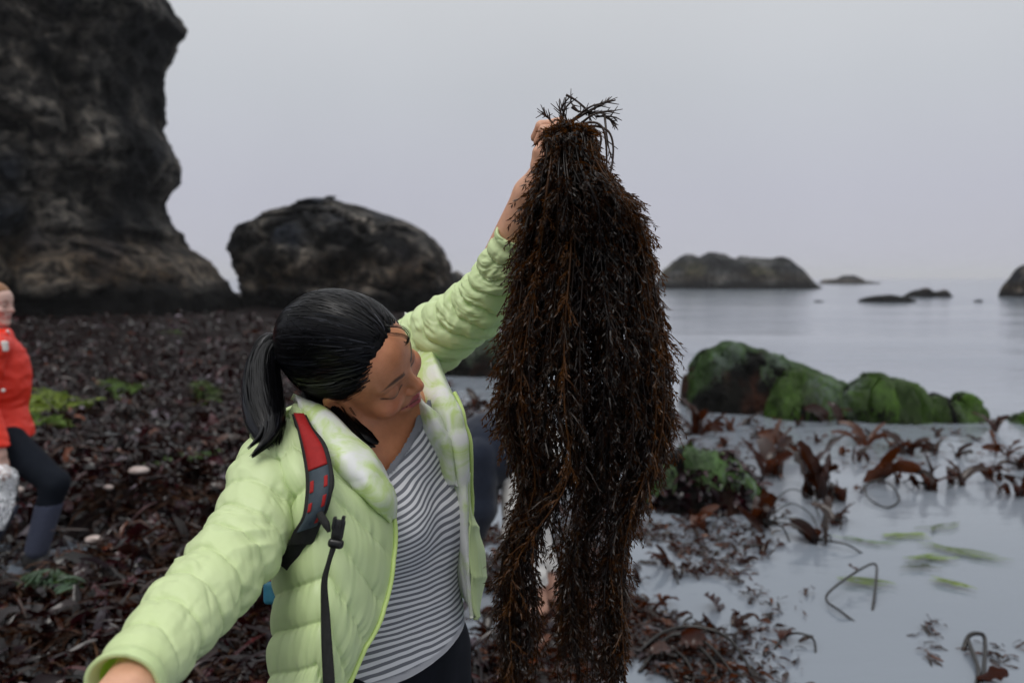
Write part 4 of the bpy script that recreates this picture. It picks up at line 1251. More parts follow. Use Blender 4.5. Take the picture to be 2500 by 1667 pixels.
# ------------------------------------------------------------------ hair
hairM = np.array([0, -.014, .036]); hairR = np.array([.081, .103, .094])
def to_world(q):
    return HC + (np.asarray(q) * HS) @ HA
def hair_cap(q):
    d = ell(q, hairM, hairR)
    d = smin(d, ell(q, (0, -.050, -.020), (.060, .058, .050)), .02)
    a = np.abs(q[:, 0])
    line = -.73 * q[:, 1] + .68 * q[:, 2] + .004 - .10 * np.maximum(a - .045, 0) + .010 * sstep(.05, .075, a)
    return smax(d, -line, .012)
v, f = surfnet(hair_cap, [-.10, -.13, -.10], [.10, .11, .15], .0028)
ang = np.arctan2(v[:, 0], v[:, 2] + .02)
v = v + vnormals(v, f) * (.0016 * perlin(np.stack([ang * 26, v[:, 1] * 5, 0 * ang], 1)))[:, None]
hair = obj('hair', to_world(v), f, m_hair, woman)
rg = np.random.default_rng(5)
def ribbons(paths, width, normals):
    """paths (S,K,3), normals (S,K,3), width (S,K): flat hair strands as one mesh"""
    S, K = paths.shape[:2]
    t = np.gradient(paths, axis=1)
    side = unit(np.cross(t, normals)) * (width[..., None] / 2)
    v = np.stack([paths - side, paths + side + normals * .0004], 2).reshape(-1, 3)
    b0 = (np.arange(S) * K * 2)[:, None] + np.arange(K - 1)[None] * 2
    f = np.stack([b0, b0 + 1, b0 + 3, b0 + 2], -1).reshape(-1, 4)
    return v, f
S = 3600
th = rg.uniform(-2.5, 2.5, S); yy = rg.uniform(-.6, .82, S)
st = np.stack([np.sin(th) * np.sqrt(1 - yy ** 2), yy, np.cos(th) * np.sqrt(1 - yy ** 2)], 1)
st_pos = hairM + st * hairR
ok = (-.73 * st_pos[:, 1] + .68 * st_pos[:, 2]) > -.012 - .012 * rg.random(S) ** 3
st = st[ok]
en = unit(np.array([0, -.122, -.002]) - hairM) 
K = 13
tt = np.linspace(0, 1, K)[None, :, None]
en = unit(en + rg.normal(0, .05, (len(st), 3)))
dirs = unit(st[:, None] * (1 - tt) + en[:, None] * tt + 1e-6)
wav = perlin(np.stack([np.repeat(np.arange(len(st)) * .37, K), np.tile(np.linspace(0, 3, K), len(st)), np.zeros(len(st) * K)], 1)).reshape(len(st), K)
off = 1.0 + .004 + .034 * rg.random((len(st), 1)) ** 2 + .008 * wav
off = off - .03 * sstep(.12, 0, tt[..., 0])
pth = hairM + dirs * hairR * off[..., None]
nrmh = unit(dirs / hairR)
wd = np.full((len(st), K), .0016) * rg.uniform(.5, 1.6, (len(st), 1))
v, f = ribbons(pth.reshape(len(st), K, 3), wd, nrmh)
obj('strands', to_world(v), f, m_strand, hair, col=strand_cols(len(st), K * 2, 1))

def lock_bundle(ctrl, rad, S, K=16, flat=.7, w=.0018, fr=.2, seed=1):
    """a lock of hair along world control points"""
    r_ = np.random.default_rng(seed)
    c = cr(np.array(ctrl), K)
    rr = cr(np.array(rad), K)
    t, Nn, Bn = frames(c)
    a = r_.uniform(0, 2 * np.pi, S); rho = np.sqrt(r_.random(S))
    wob = perlin(np.stack([np.repeat(np.arange(S) * .71, K), np.tile(np.linspace(0, 4, K), S), np.full(S * K, seed)], 1)).reshape(S, K) * fr
    endk = r_.uniform(.8, 1.0, S)
    ti = np.linspace(0, 1, K)[None] * endk[:, None] * (K - 1)
    i0 = np.minimum(ti.astype(int), K - 2); fr_ = (ti - i0)[..., None]
    lerp = lambda A: A[i0] * (1 - fr_) + A[i0 + 1] * fr_
    ct, Nt, Bt = lerp(c), unit(lerp(Nn)), unit(lerp(Bn))
    rt = lerp(rr[:, None])
    ca = (np.cos(a) * rho)[:, None] + wob; sa = (np.sin(a) * rho)[:, None] + wob * .6
    p = ct + rt * (ca[..., None] * Nt + flat * sa[..., None] * Bt)
    nn = unit(ca[..., None] * Nt + sa[..., None] * Bt + 1e-5)
    wd = np.full((S, K), w) * r_.uniform(.6, 1.4, (S, 1)) * sstep(1.02, .85, np.linspace(0, 1, K))[None]
    return ribbons(p, wd, nn)
TB = to_world((0, -.112, .004))
tail = []
for q in ([lock_bundle([TB, P(664, 846, 1.26), P(640, 890, 1.235), P(640, 970, 1.19), P(656, 1040, 1.145), P(672, 1088, 1.115)], [.012, .022, .031, .036, .030, .010], 1300, seed=2),
           lock_bundle([TB, P(668, 850, 1.25), P(650, 900, 1.22), P(662, 990, 1.165), P(662, 1062, 1.11), P(612, 1116, 1.085)], [.010, .018, .022, .020, .012, .003], 420, seed=3),
           lock_bundle([TB, P(670, 850, 1.26), P(640, 890, 1.24), P(634, 980, 1.18), P(645, 1050, 1.125), P(604, 1096, 1.09)], [.010, .016, .022, .018, .008, .002], 300, seed=4),
           lock_bundle([TB, P(672, 835, 1.27), P(648, 842, 1.26), P(632, 880, 1.25), P(620, 960, 1.24)], [.010, .020, .022, .018, .004], 260, seed=6, fr=.35)]):
    tail.append((q[0], [q[1]]))
v, f = join(tail)
obj('ponytail', v, f, m_strand, hair, col=strand_cols(len(v) // 32, 32, 2))
tq = tube(cr(np.array([TB + hU * .017 * math.cos(a) + hR * .017 * math.sin(a) - hF * .004 for a in np.linspace(0, 2 * np.pi, 13)]), 40), .005, 8, cap=False)
obj('hair_tie', tq[0], tq[1], m_navy, hair)
for q in ([lock_bundle([to_world((.030, -.065, -.060)), P(800, 1010, 1.225), P(850, 1050, 1.215), P(895, 1068, 1.205), P(925, 1082, 1.205)], [.03, .034, .022, .012, .002], 800, seed=8),
           lock_bundle([to_world((.02, -.07, -.06)), P(780, 1000, 1.235), P(830, 1042, 1.215), P(880, 1080, 1.18), P(918, 1090, 1.18)], [.03, .034, .020, .008, .001], 500, seed=9),
           lock_bundle([to_world((.070, .020, -.010)), to_world((.071, .026, -.040)), to_world((.066, .030, -.065)), to_world((.058, .030, -.085))], [.005, .004, .003, .001], 9, seed=10, w=.0006),
           lock_bundle([to_world((-.020, .070, .092)), to_world((-.022, .092, .094)), to_world((-.018, .104, .085)), to_world((-.012, .100, .072)), to_world((-.012, .092, .074))], [.004, .004, .004, .003, .002], 9, seed=11, w=.0006),
           lock_bundle([to_world((-.010, .074, .088)), to_world((-.016, .096, .082)), to_world((-.016, .100, .068)), to_world((-.008, .092, .062))], [.004, .004, .003, .002], 7, seed=12, w=.0006)]):
    obj('wisp', q[0], q[1], m_hair, hair)
# fine fly-away hairs over the crown
S = 90
th = rg.uniform(-1.6, 1.6, S); yy = rg.uniform(-.5, .7, S)
st = np.stack([np.sin(th) * np.sqrt(1 - yy ** 2), yy, np.cos(th) * np.sqrt(1 - yy ** 2)], 1)
tt = np.linspace(0, 1, 8)[None, :, None]
dirs = unit(st[:, None] + tt * (np.array([0, -.45, 0]) + rg.normal(0, .25, (S, 1, 3))))
pth = hairM + dirs * hairR * (1.01 + .07 * rg.random((S, 1, 1)) * np.sin(np.pi * tt))
v, f = ribbons(pth, np.full((S, 8), .0005), unit(dirs))
obj('flyaways', to_world(v), f, m_hair, hair)
# ------------------------------------------------------------------ the puffer jacket
jacket = bpy.data.objects.new('jacket', None)
COL.objects.link(jacket)
jacket.parent = woman
jacket.empty_display_size = .1

def puff(t):
    """height of a quilted baffle across t (seams at whole numbers)"""
    return 1 - np.abs(2 * (t - np.floor(t)) - 1) ** 2.1

def sleeve(name, ctrl, seams, amp, fold, seed, n=330, m=130, slant=0.0, twist=0.0, crease=.004, wobble=.3, wrinkle=.0028, hem=None, squash=.92):
    """ctrl rows: (px, py, depth, half width in pixels)"""
    cen = PS([c[:3] for c in ctrl])
    rad = np.array([c[3] * c[2] / FPX for c in ctrl])
    path = cr(cen, n); r = cr(rad, n)
    t, Nn, Bn = frames(path)
    a = np.linspace(0, 2 * np.pi, m, endpoint=False)
    L_ = np.concatenate([[0], np.cumsum(np.linalg.norm(np.diff(path, axis=0), axis=1))])
    u = (L_ / L_[-1])[:, None]
    A = a[None, :] + 0 * u
    q3 = np.stack([np.cos(A) * 1.1, np.sin(A) * 1.1, u * 7 + 0 * A], -1).reshape(-1, 3)
    wob = fbm(q3 * .8 + seed, 2).reshape(n, m)
    ph = u * seams + slant * np.cos(A + twist) + wobble * wob
    pf = puff(ph)
    sm = np.abs(ph - np.round(ph))
    h = amp * (pf - .75) * (1 + .5 * perlin(q3 * 1.3 + seed + 3).reshape(n, m)) - .0022 * np.exp(-(sm / .045) ** 2)
    # short pulls running out of the seams, and long soft drag folds
    pl = perlin(np.stack([np.cos(A) * 6, np.sin(A) * 6, ph * 1.1], -1).reshape(-1, 3) + seed).reshape(n, m)
    h = h + amp * .30 * pl * (.25 + .75 * (1 - pf))
    dg = fbm(np.stack([np.cos(A) * 1.2, np.sin(A) * 1.2, u * 6 + np.cos(A) * .8], -1).reshape(-1, 3) + seed * 2, 2).reshape(n, m)
    h = h + fold * dg
    rk = fbm(np.stack([np.cos(A) * 1.1, np.sin(A) * 1.1, u * 20 + 1.6 * np.cos(A + 1)], -1).reshape(-1, 3) + seed * 3, 2, ridged=True).reshape(n, m)
    mk = sstep(-.1, .35, perlin(q3 * 1.1 + 9).reshape(n, m))
    h = h - wrinkle * sstep(.25, .85, rk) * (.25 + .75 * mk)
    # sharp creases at the inside of the elbow
    cz = np.exp(-((u - .52) / .12) ** 2) * fbm(np.stack([np.cos(A) * 1.0, np.sin(A) * 1.0, u * 13 + np.sin(A) * 1.2], -1).reshape(-1, 3) + seed, 1, ridged=True).reshape(n, m)
    h = h + crease * (cz - .3 * np.exp(-((u - .52) / .12) ** 2))
    h = h * (.22 + .78 * sstep(.97, .84, u))
    if hem is not None:
        h = h - hem * sstep(.93, .955, u) * sstep(.985, .96, u)
    g = path[:, None] + (r[:, None] + h)[..., None] * (np.cos(a)[None, :, None] * Nn[:, None] + squash * np.sin(a)[None, :, None] * Bn[:, None])
    # turn the cuff inwards so that the opening has depth
    inner = path[-1] + (g[-1] - path[-1]) * .86
    deep = path[-12] + (g[-12] - path[-12]) * .80
    g = np.concatenate([g, inner[None], deep[None]])
    o = obj(name, g.reshape(-1, 3), [grid_faces(len(g), m, True)], m_jacket, jacket)
    return o

sleeve('sleeve', [(735, 1085, 1.22, 70), (668, 1142, 1.16, 96), (612, 1290, 1.07, 100), (545, 1392, 1.00, 108), (452, 1498, .92, 107), (376, 1592, .85, 102), (300, 1676, .79, 100)], 10, .0050, .0036, 1.7, slant=.30, twist=.5, hem=.004, wobble=.2)
sleeve('sleeve', [(975, 880, 1.52, 80), (1035, 842, 1.49, 92), (1104, 794, 1.45, 88), (1172, 742, 1.41, 80), (1212, 680, 1.37, 70), (1236, 630, 1.335, 60), (1257, 572, 1.305, 50)], 11, .0066, .0045, 6.3, slant=.30, twist=1.0, hem=.003, wobble=.45, crease=.005, wrinkle=.0042)

def panel(name, ctrl, mat, parent, nu=220, nv=180, quilt=None, th=.012, fold=.004, seed=0.0, fs=(7, 7), amp=.0062, streak=46, groove=.25, front=0.0):
    """sheet through control rows of (px, py, depth); quilt(u, v) gives seam phase"""
    g = np.array([[P(*c) for c in row] for row in ctrl])
    g = cr(cr(g, nu, 0), nv, 1)
    n = grid_normals(g)
    toward = CAM - g
    sgn = np.sign((n * toward).sum(-1)[:, int(front * nv):].mean())      # judged on the part that faces us
    n = n * sgn
    u, v = np.meshgrid(np.linspace(0, 1, nu), np.linspace(0, 1, nv), indexing='ij')
    h = np.zeros_like(u)
    q = np.stack([u * fs[0], v * fs[1], np.full_like(u, seed)], -1).reshape(-1, 3)
    if quilt is not None:
        ph = quilt(u, v)
        pf = puff(ph)
        sm = np.abs(ph - np.round(ph))
        h = h + amp * (pf - .6) * (1 + .5 * perlin(q * .8 + 7).reshape(u.shape)) - amp * groove * np.exp(-(sm / .05) ** 2)
        pl = perlin(np.stack([v * streak, u * 3, ph * .8], -1).reshape(-1, 3) + seed).reshape(u.shape)
        h = h + amp * .62 * pl * (.15 + .85 * (1 - pf))
    h = h + fold * fbm(q * .6, 2).reshape(u.shape)
    if front:
        h = h * (.12 + .88 * sstep(1.0, .93, v))              # the zip edge stays flat
    g = g + n * h[..., None]
    vv, ff = shell(g, n, th)
    if sgn < 0:
        ff = [x[:, ::-1] for x in ff]
    return obj(name, vv, ff, mat, parent), g, n

# right front, its side and back
rp_rows = [
    [(930, 960, 1.50), (800, 955, 1.44), (690, 1000, 1.34), (612, 1060, 1.24), (655, 1035, 1.20), (700, 1010, 1.20), (722, 985, 1.22), (735, 980, 1.24)],
    [(960, 1060, 1.52), (820, 1060, 1.46), (700, 1070, 1.36), (625, 1120, 1.20), (665, 1105, 1.125), (720, 1085, 1.12), (775, 1080, 1.135), (825, 1075, 1.165)],
    [(960, 1190, 1.50), (830, 1190, 1.44), (720, 1190, 1.34), (650, 1205, 1.18), (700, 1195, 1.09), (775, 1185, 1.075), (850, 1180, 1.10), (925, 1172, 1.165)],
    [(950, 1300, 1.48), (840, 1300, 1.42), (735, 1300, 1.32), (668, 1300, 1.17), (725, 1300, 1.07), (805, 1292, 1.055), (890, 1285, 1.09), (960, 1266, 1.155)],
    [(950, 1400, 1.46), (840, 1405, 1.41), (735, 1410, 1.31), (668, 1405, 1.15), (730, 1412, 1.055), (810, 1412, 1.04), (890, 1402, 1.075), (957, 1380, 1.14)],
    [(950, 1500, 1.45), (835, 1505, 1.40), (730, 1510, 1.29), (664, 1505, 1.13), (722, 1514, 1.04), (800, 1514, 1.02), (872, 1510, 1.055), (931, 1500, 1.11)],
    [(940, 1600, 1.45), (830, 1605, 1.40), (725, 1610, 1.28), (656, 1600, 1.12), (715, 1614, 1.03), (780, 1616, 1.005), (838, 1612, 1.03), (880, 1600, 1.075)],
    [(930, 1720, 1.45), (820, 1725, 1.40), (720, 1730, 1.28), (650, 1715, 1.12), (700, 1728, 1.03), (755, 1730, 1.00), (806, 1722, 1.02), (842, 1690, 1.05)],
    [(925, 1800, 1.45), (815, 1805, 1.40), (715, 1810, 1.28), (648, 1795, 1.12), (695, 1806, 1.03), (745, 1806, 1.00), (790, 1790, 1.02), (815, 1750, 1.04)]]
def q_right(u, v):
    # seams fall from the shoulder side to the zip, broken along a seam line down the panel
    k = v * 7
    return u * 8.0 - np.where(k > 4.9, .85 * (k - 4.9), .30 * (4.9 - k)) + .10 * np.sin(v * 9 + u * 5)
fp, gR, nR_ = panel('front_panel', rp_rows, m_jacket, jacket, 230, 210, q_right, .010, .0045, 2.0, (9, 12), front=.6)
z1 = tube(gR[54:, -1] + nR_[54:, -1] * .002, .0035, 8)
obj('zip', z1[0], z1[1], m_zip, fp)

# its collar, folded open: the pale lining shows
lp = [[(716, 960, 1.262), (722, 966, 1.235), (727, 985, 1.213), (730, 1012, 1.215), (724, 1024, 1.25)],
      [(795, 996, 1.235), (798, 1004, 1.190), (782, 1036, 1.155), (764, 1072, 1.150), (756, 1082, 1.19)],
      [(876, 1066, 1.20), (874, 1074, 1.150), (846, 1106, 1.112), (816, 1140, 1.110), (808, 1150, 1.15)],
      [(930, 1130, 1.185), (925, 1137, 1.135), (897, 1164, 1.098), (868, 1194, 1.098), (860, 1204, 1.13)],
      [(960, 1192, 1.18), (957, 1197, 1.145), (938, 1216, 1.108), (916, 1236, 1.106), (910, 1244, 1.13)],
      [(970, 1262, 1.165), (969, 1264, 1.153), (963, 1267, 1.140), (954, 1272, 1.136), (950, 1276, 1.145)]]
panel('collar', lp, m_lining, jacket, 120, 50, lambda u, v: u * 2.6 + .8 * v, .010, .007, 5.0, (6, 2.5), amp=.002, streak=10, groove=0)

# left front: hangs open, lining towards us, outer face seen along the edge
ll = [[(985, 760, 1.50), (1010, 772, 1.47), (1030, 785, 1.45), (1044, 800, 1.44), (1052, 802, 1.46)],
      [(985, 850, 1.46), (1010, 850, 1.43), (1040, 856, 1.41), (1060, 866, 1.405), (1070, 872, 1.43)],
      [(985, 935, 1.42), (1018, 925, 1.39), (1060, 930, 1.365), (1092, 940, 1.36), (1100, 944, 1.39)],
      [(1000, 1000, 1.40), (1030, 1005, 1.36), (1075, 1000, 1.32), (1118, 1000, 1.325), (1124, 1002, 1.36)],
      [(1030, 1080, 1.40), (1056, 1068, 1.35), (1095, 1060, 1.305), (1134, 1062, 1.315), (1140, 1064, 1.35)],
      [(1055, 1150, 1.40), (1084, 1146, 1.35), (1115, 1140, 1.31), (1141, 1145, 1.315), (1146, 1148, 1.35)],
      [(1065, 1230, 1.41), (1096, 1226, 1.36), (1122, 1224, 1.325), (1141, 1228, 1.32), (1150, 1232, 1.36)],
      [(1085, 1330, 1.42), (1112, 1330, 1.37), (1130, 1330, 1.34), (1142, 1330, 1.33), (1148, 1332, 1.35)],
      [(1112, 1415, 1.41), (1127, 1415, 1.37), (1138, 1416, 1.35), (1147, 1418, 1.335), (1151, 1420, 1.35)],
      [(1146, 1484, 1.39), (1152, 1492, 1.365), (1155, 1498, 1.352), (1158, 1507, 1.342), (1159, 1511, 1.35)]]
lpn, gL, nL_ = panel('lining_panel', ll, m_lining, jacket, 160, 50, lambda u, v: u * 5 + .25 * np.sin(v * 4) + 1.2 * v, .006, .0065, 9.0, (9, 3), amp=.002, streak=8, groove=0)
lo_ = [[(1138, 1150, 1.318), (1140, 1155, 1.34), (1141, 1160, 1.40), (1120, 1165, 1.47), (1060, 1165, 1.52)],
       [(1141, 1230, 1.322), (1145, 1240, 1.34), (1148, 1250, 1.39), (1130, 1255, 1.47), (1060, 1250, 1.52)],
       [(1142, 1290, 1.327), (1154, 1295, 1.34), (1162, 1300, 1.39), (1140, 1300, 1.46), (1060, 1300, 1.51)],
       [(1143, 1340, 1.332), (1166, 1344, 1.345), (1179, 1350, 1.39), (1150, 1350, 1.45), (1070, 1350, 1.50)],
       [(1148, 1420, 1.337), (1166, 1420, 1.35), (1176, 1420, 1.39), (1150, 1420, 1.44), (1080, 1420, 1.49)],
       [(1153, 1475, 1.340), (1163, 1474, 1.35), (1168, 1472, 1.38), (1160, 1470, 1.41), (1146, 1470, 1.43)],
       [(1158, 1513, 1.342), (1159, 1512, 1.35), (1160, 1509, 1.37), (1159, 1505, 1.39), (1157, 1502, 1.40)]]
panel('back_panel', lo_, m_jacket, jacket, 120, 80, lambda u, v: u * 3 + .1, .005, .002, 12.0, (4, 2), amp=.003)
z2 = tube(np.concatenate([gL[40:, -2] + nL_[40:, -2] * .003]), .0035, 8)
obj('zip', z2[0], z2[1], m_zip, lpn)
# collar roll of the left side, lying on her chest below the chin
lc = [[(985, 960, 1.36), (1000, 955, 1.33), (1020, 962, 1.31), (1040, 985, 1.33)],
      [(1000, 1000, 1.33), (1020, 992, 1.295), (1050, 1000, 1.285), (1075, 1022, 1.32)],
      [(1030, 1060, 1.32), (1050, 1045, 1.285), (1080, 1050, 1.28), (1105, 1075, 1.315)],
      [(1062, 1120, 1.325), (1080, 1110, 1.30), (1102, 1112, 1.295), (1122, 1130, 1.32)],
      [(1085, 1190, 1.335), (1098, 1185, 1.32), (1115, 1186, 1.315), (1130, 1195, 1.33)]]
panel('collar', lc, m_lining, jacket, 90, 45, lambda u, v: u * 2.4 + 1.0 * v, .010, .006, 15.0, (5, 2.5), amp=.002, streak=8, groove=0)
# ------------------------------------------------------------------ backpack: strap, buckle and the pack behind her
m_black = pmat('black_webbing', [(0.3, (.006, .006, .006)), (0.7, (.014, .014, .014))], scale=200, rough=0.7, spec=0.25, bump=0.3, bscale=500, bdist=0.001)
m_plastic = pmat('black_plastic', [(0.3, (.006, .006, .006)), (0.7, (.010, .010, .010))], scale=30, rough=0.3, spec=0.4)
m_red = pmat('red_fabric', [(0.3, (.22, .006, .006)), (0.7, (.28, .010, .010))], scale=120, rough=0.7, spec=0.25, bump=0.2, bscale=500, bdist=0.0006)
m_slate = pmat('slate_fabric', [(0.3, (.022, .034, .046)), (0.7, (.032, .046, .060))], scale=120, rough=0.65, spec=0.3, bump=0.2, bscale=500, bdist=0.0006)
m_teal = pmat('teal_fabric', [(0.3, (.01, .09, .15)), (0.7, (.02, .13, .20))], scale=60, rough=0.6)
pk_c = np.array([-.335, 1.43, 1.16])
pack = empty('backpack', (pk_c[0], pk_c[1], pk_c[2] - .17), "dark backpack with red and slate shoulder strap on the woman's back", 'backpack')
v, f = rbox(pk_c, np.stack([bD, bL, bU]), (.050, .12, .165), .8, 7)
bag_o = obj('bag', v, f, m_slate, pack)
v, f = rbox(P(668, 1404, 1.345), np.stack([unit(camvec(.75, -.65, 0)), unit(camvec(.65, .75, 0)), -_F]), (.022, .006, .03), .6, 5)
obj('trim', v, f, m_red, pack)
v, f = rbox(P(672, 1435, 1.34), np.stack([_R, _U, -_F]), (.013, .020, .03), .6, 5)
obj('side_pocket', v, f, m_teal, pack)

def ribbon_sheet(name, L_, Rt, dep, mat, parent, th=.010, n=120, m=14, crown=.006, seed=1.0):
    """band between a left and a right pixel edge, at given depths"""
    k = len(dep)
    g = np.stack([PS([(*a, d) for a, d in zip(L_, dep)]), PS([((a[0] + b_[0]) / 2, (a[1] + b_[1]) / 2, d - crown) for a, b_, d in zip(L_, Rt, dep)]), PS([(*b_, d) for b_, d in zip(Rt, dep)])], 1)
    g = cr(cr(g, n, 0), m, 1)
    nn = grid_normals(g)
    sg = np.sign((nn * (CAM - g)).sum(-1).mean())
    nn = nn * sg
    vv, ff = shell(g, nn, th)
    if sg < 0: ff = [x[:, ::-1] for x in ff]
    return obj(name, vv, ff, mat, parent), g, nn
SL = [(712, 1010), (723, 1040), (738, 1108), (746, 1167), (744, 1221), (736, 1264), (714, 1301), (704, 1331)]
SR = [(748, 1012), (764, 1042), (796, 1084), (812, 1141), (813, 1189), (803, 1237), (786, 1275), (764, 1328)]
SD = [1.175, 1.128, 1.088, 1.060, 1.042, 1.036, 1.042, 1.050]
strap, gS, nS = ribbon_sheet('strap', SL, SR, SD, m_black, pack, .012)
def sub_band(name, i0, i1, a, b_, mat, lift=.002):
    g = gS[i0:i1][:, :]
    w = np.linspace(a, b_, 6)
    cols = [g[:, int(np.clip(round(x * 13), 0, 13))] * 1.0 for x in w]
    lerp = []
    for x in w:
        t = x * 13; k0 = min(int(t), 12)
        lerp.append(g[:, k0] * (1 - (t - k0)) + g[:, k0 + 1] * (t - k0))
    gg = np.stack(lerp, 1)
    nn = nS[i0:i1, 6][:, None] + 0 * gg
    gg = gg + nn * lift
    vv, ff = shell(gg, nn, .004)
    obj(name, vv, [x[:, ::-1] for x in ff] if np.sign((grid_normals(gg) * nn).sum(-1).mean()) < 0 else ff, mat, strap)
sub_band('red_pad', 0, 48, .14, .84, m_red)
sub_band('slate_pad', 48, 104, .16, .86, m_slate)
for i0, i1, a, b_ in ((56, 66, .20, .32), (56, 66, .70, .82), (74, 83, .20, .32), (72, 83, .70, .82), (92, 99, .68, .80)):
    sub_band('dash', i0, i1, a, b_, m_red, .0032)
ribbon_sheet('webbing', [(704, 1322), (696, 1345), (678, 1374)], [(764, 1322), (735, 1362), (705, 1396)], [1.052, 1.06, 1.075], m_black, pack, .004, 40, 6, .001)
ribbon_sheet('loop', [(768, 1252), (786, 1282), (800, 1300)], [(788, 1246), (804, 1274), (808, 1296)], [1.030, 1.022, 1.020], m_black, pack, .005, 30, 6, .001)
ax = np.stack([unit(camvec(.98, -.18, 0)), unit(camvec(.18, .98, 0)), -_F])
bk = empty_child = bpy.data.objects.new('buckle', None); COL.objects.link(bk); bk.parent = pack; bk.empty_display_size = .05
v, f = rbox(P(826, 1292, 1.012), ax, (.0075, .0125, .004), .5, 4)
obj('clip', v, f, m_plastic, bk)
v, f = rbox(P(820, 1326, 1.012), ax, (.0100, .0060, .006), .8, 4)
obj('slider', v, f, m_plastic, bk)
v, f = rbox(P(816, 1276, 1.011), ax, (.0022, .008, .0045), .6, 3)
obj('prong', v, f, m_plastic, bk)
v, f = rbox(P(837, 1274, 1.011), ax, (.0022, .008, .0045), .6, 3)
obj('prong', v, f, m_plastic, bk)
ribbon_sheet('tail_strap', [(808, 1330), (797, 1370), (784, 1420), (783, 1500), (784, 1570), (788, 1667), (790, 1760)], [(822, 1334), (808, 1376), (800, 1424), (806, 1500), (811, 1570), (818, 1667), (822, 1760)],
             [1.010, 1.008, 1.006, 1.000, .990, .978, .970], m_black, pack, .0022, 90, 6, .001)

# ------------------------------------------------------------------ the bunch of seaweed in her raised hand
m_weed = pmat('brown_seaweed', [(0.35, (.75, .72, .70)), (0.65, (1.35, 1.25, 1.15))], scale=40, rough=0.32, spec=0.22, vcol=True, trans=(.30, .095, .008), tfac=0.17)
bunch = empty('seaweed_bunch', P(1400, 1720, 1.2), "long bushy bunch of dark brown seaweed hanging from the woman's raised fist", 'seaweed')
EDGE = np.array([(300, 1352, 1452), (330, 1322, 1480), (395, 1296, 1516), (480, 1284, 1552), (565, 1272, 1580), (640, 1260, 1600), (735, 1245, 1612), (840, 1226, 1636), (930, 1215, 1646), (1010, 1216, 1650),
                 (1085, 1232, 1645), (1170, 1262, 1616), (1250, 1268, 1602), (1340, 1254, 1584), (1420, 1240, 1552), (1500, 1228, 1534), (1600, 1224, 1532), (1800, 1224, 1530)], float)
KD = 1.195
def edge(y):
    return np.interp(y, EDGE[:, 0], EDGE[:, 1]), np.interp(y, EDGE[:, 0], EDGE[:, 2])
kr = np.random.default_rng(21)

def fronds(path, rnd, dens=1.0, size=1.0, start=.03):
    """leafy branchlets along a hanging stem: verts, faces"""
    seg = np.linalg.norm(np.diff(path, axis=0), axis=1)
    Ls = np.concatenate([[0], np.cumsum(seg)])
    tot = Ls[-1]
    nb = int(max(3, (tot - start) / (.0105 / dens)))
    s = start + (tot - start) * np.sort(rnd.random(nb))
    p = np.stack([np.interp(s, Ls, path[:, k]) for k in range(3)], 1)
    tg = unit(np.gradient(path, axis=0))
    t = unit(np.stack([np.interp(s, Ls, tg[:, k]) for k in range(3)], 1))
    side = rnd.normal(size=(nb, 3)); side[:, 2] *= .3
    side = unit(side - t * (side * t).sum(1)[:, None])
    ln = size * rnd.uniform(.022, .062, nb) * (.55 + .45 * sstep(0, .25, s / tot)) * sstep(1.08, .82, s / tot)
    ln = np.maximum(ln, .010)
    K = 4
    k = np.linspace(0, 1, K)[None, :, None]
    ang = rnd.uniform(.35, .95, nb)[:, None, None]
    dr = unit(t[:, None] * np.cos(ang) + side[:, None] * np.sin(ang) + np.array([0, 0, -.7]) * k)
    bp = p[:, None] + np.cumsum(dr * (ln[:, None, None] / K), axis=1) - dr * (ln[:, None, None] / K)
    # stems of the branchlets: thin ribbons
    nrm = unit(rnd.normal(size=(nb, 1, 3)) + 0 * bp)
    sd = unit(np.cross(dr, nrm)) * (.0011 * (1 - .6 * k))
    v1 = np.stack([bp - sd, bp + sd], 2).reshape(-1, 3)
    b0 = (np.arange(nb) * K * 2)[:, None] + np.arange(K - 1)[None] * 2
    f1 = np.stack([b0, b0 + 1, b0 + 3, b0 + 2], -1).reshape(-1, 4)
    # leaflets: small pointed blades
    M = 15
    li = rnd.integers(0, nb, nb * M)
    lk = rnd.random(nb * M) ** .8 * (K - 1.01)
    i0 = lk.astype(int); fr_ = (lk - i0)[:, None]
    lp_ = bp[li, i0] * (1 - fr_) + bp[li, np.minimum(i0 + 1, K - 1)] * fr_
    ld = dr[li, i0]
    ls = unit(rnd.normal(size=(len(li), 3))); ls = unit(ls - ld * (ls * ld).sum(1)[:, None])
    la = rnd.uniform(.35, .9, len(li))[:, None]
    d2 = unit(ld * np.cos(la) + ls * np.sin(la) + np.array([0, 0, -.25]))
    ll_ = (size * rnd.uniform(.0055, .0115, len(li)))[:, None]
    wdir = unit(np.cross(d2, rnd.normal(size=(len(li), 3)))) * (rnd.uniform(.0007, .0012, len(li))[:, None])
    v2 = np.stack([lp_, lp_ + d2 * ll_ * .5 - wdir, lp_ + d2 * ll_, lp_ + d2 * ll_ * .5 + wdir], 1).reshape(-1, 3)
    f2 = np.arange(len(li) * 4).reshape(-1, 4)
    st = tube(path[::2] if len(path) > 20 else path, np.linspace(.0019, .0008, len(path[::2] if len(path) > 20 else path)) * size, 5)
    return join([st, (v1, [f1]), (v2, [f2])])

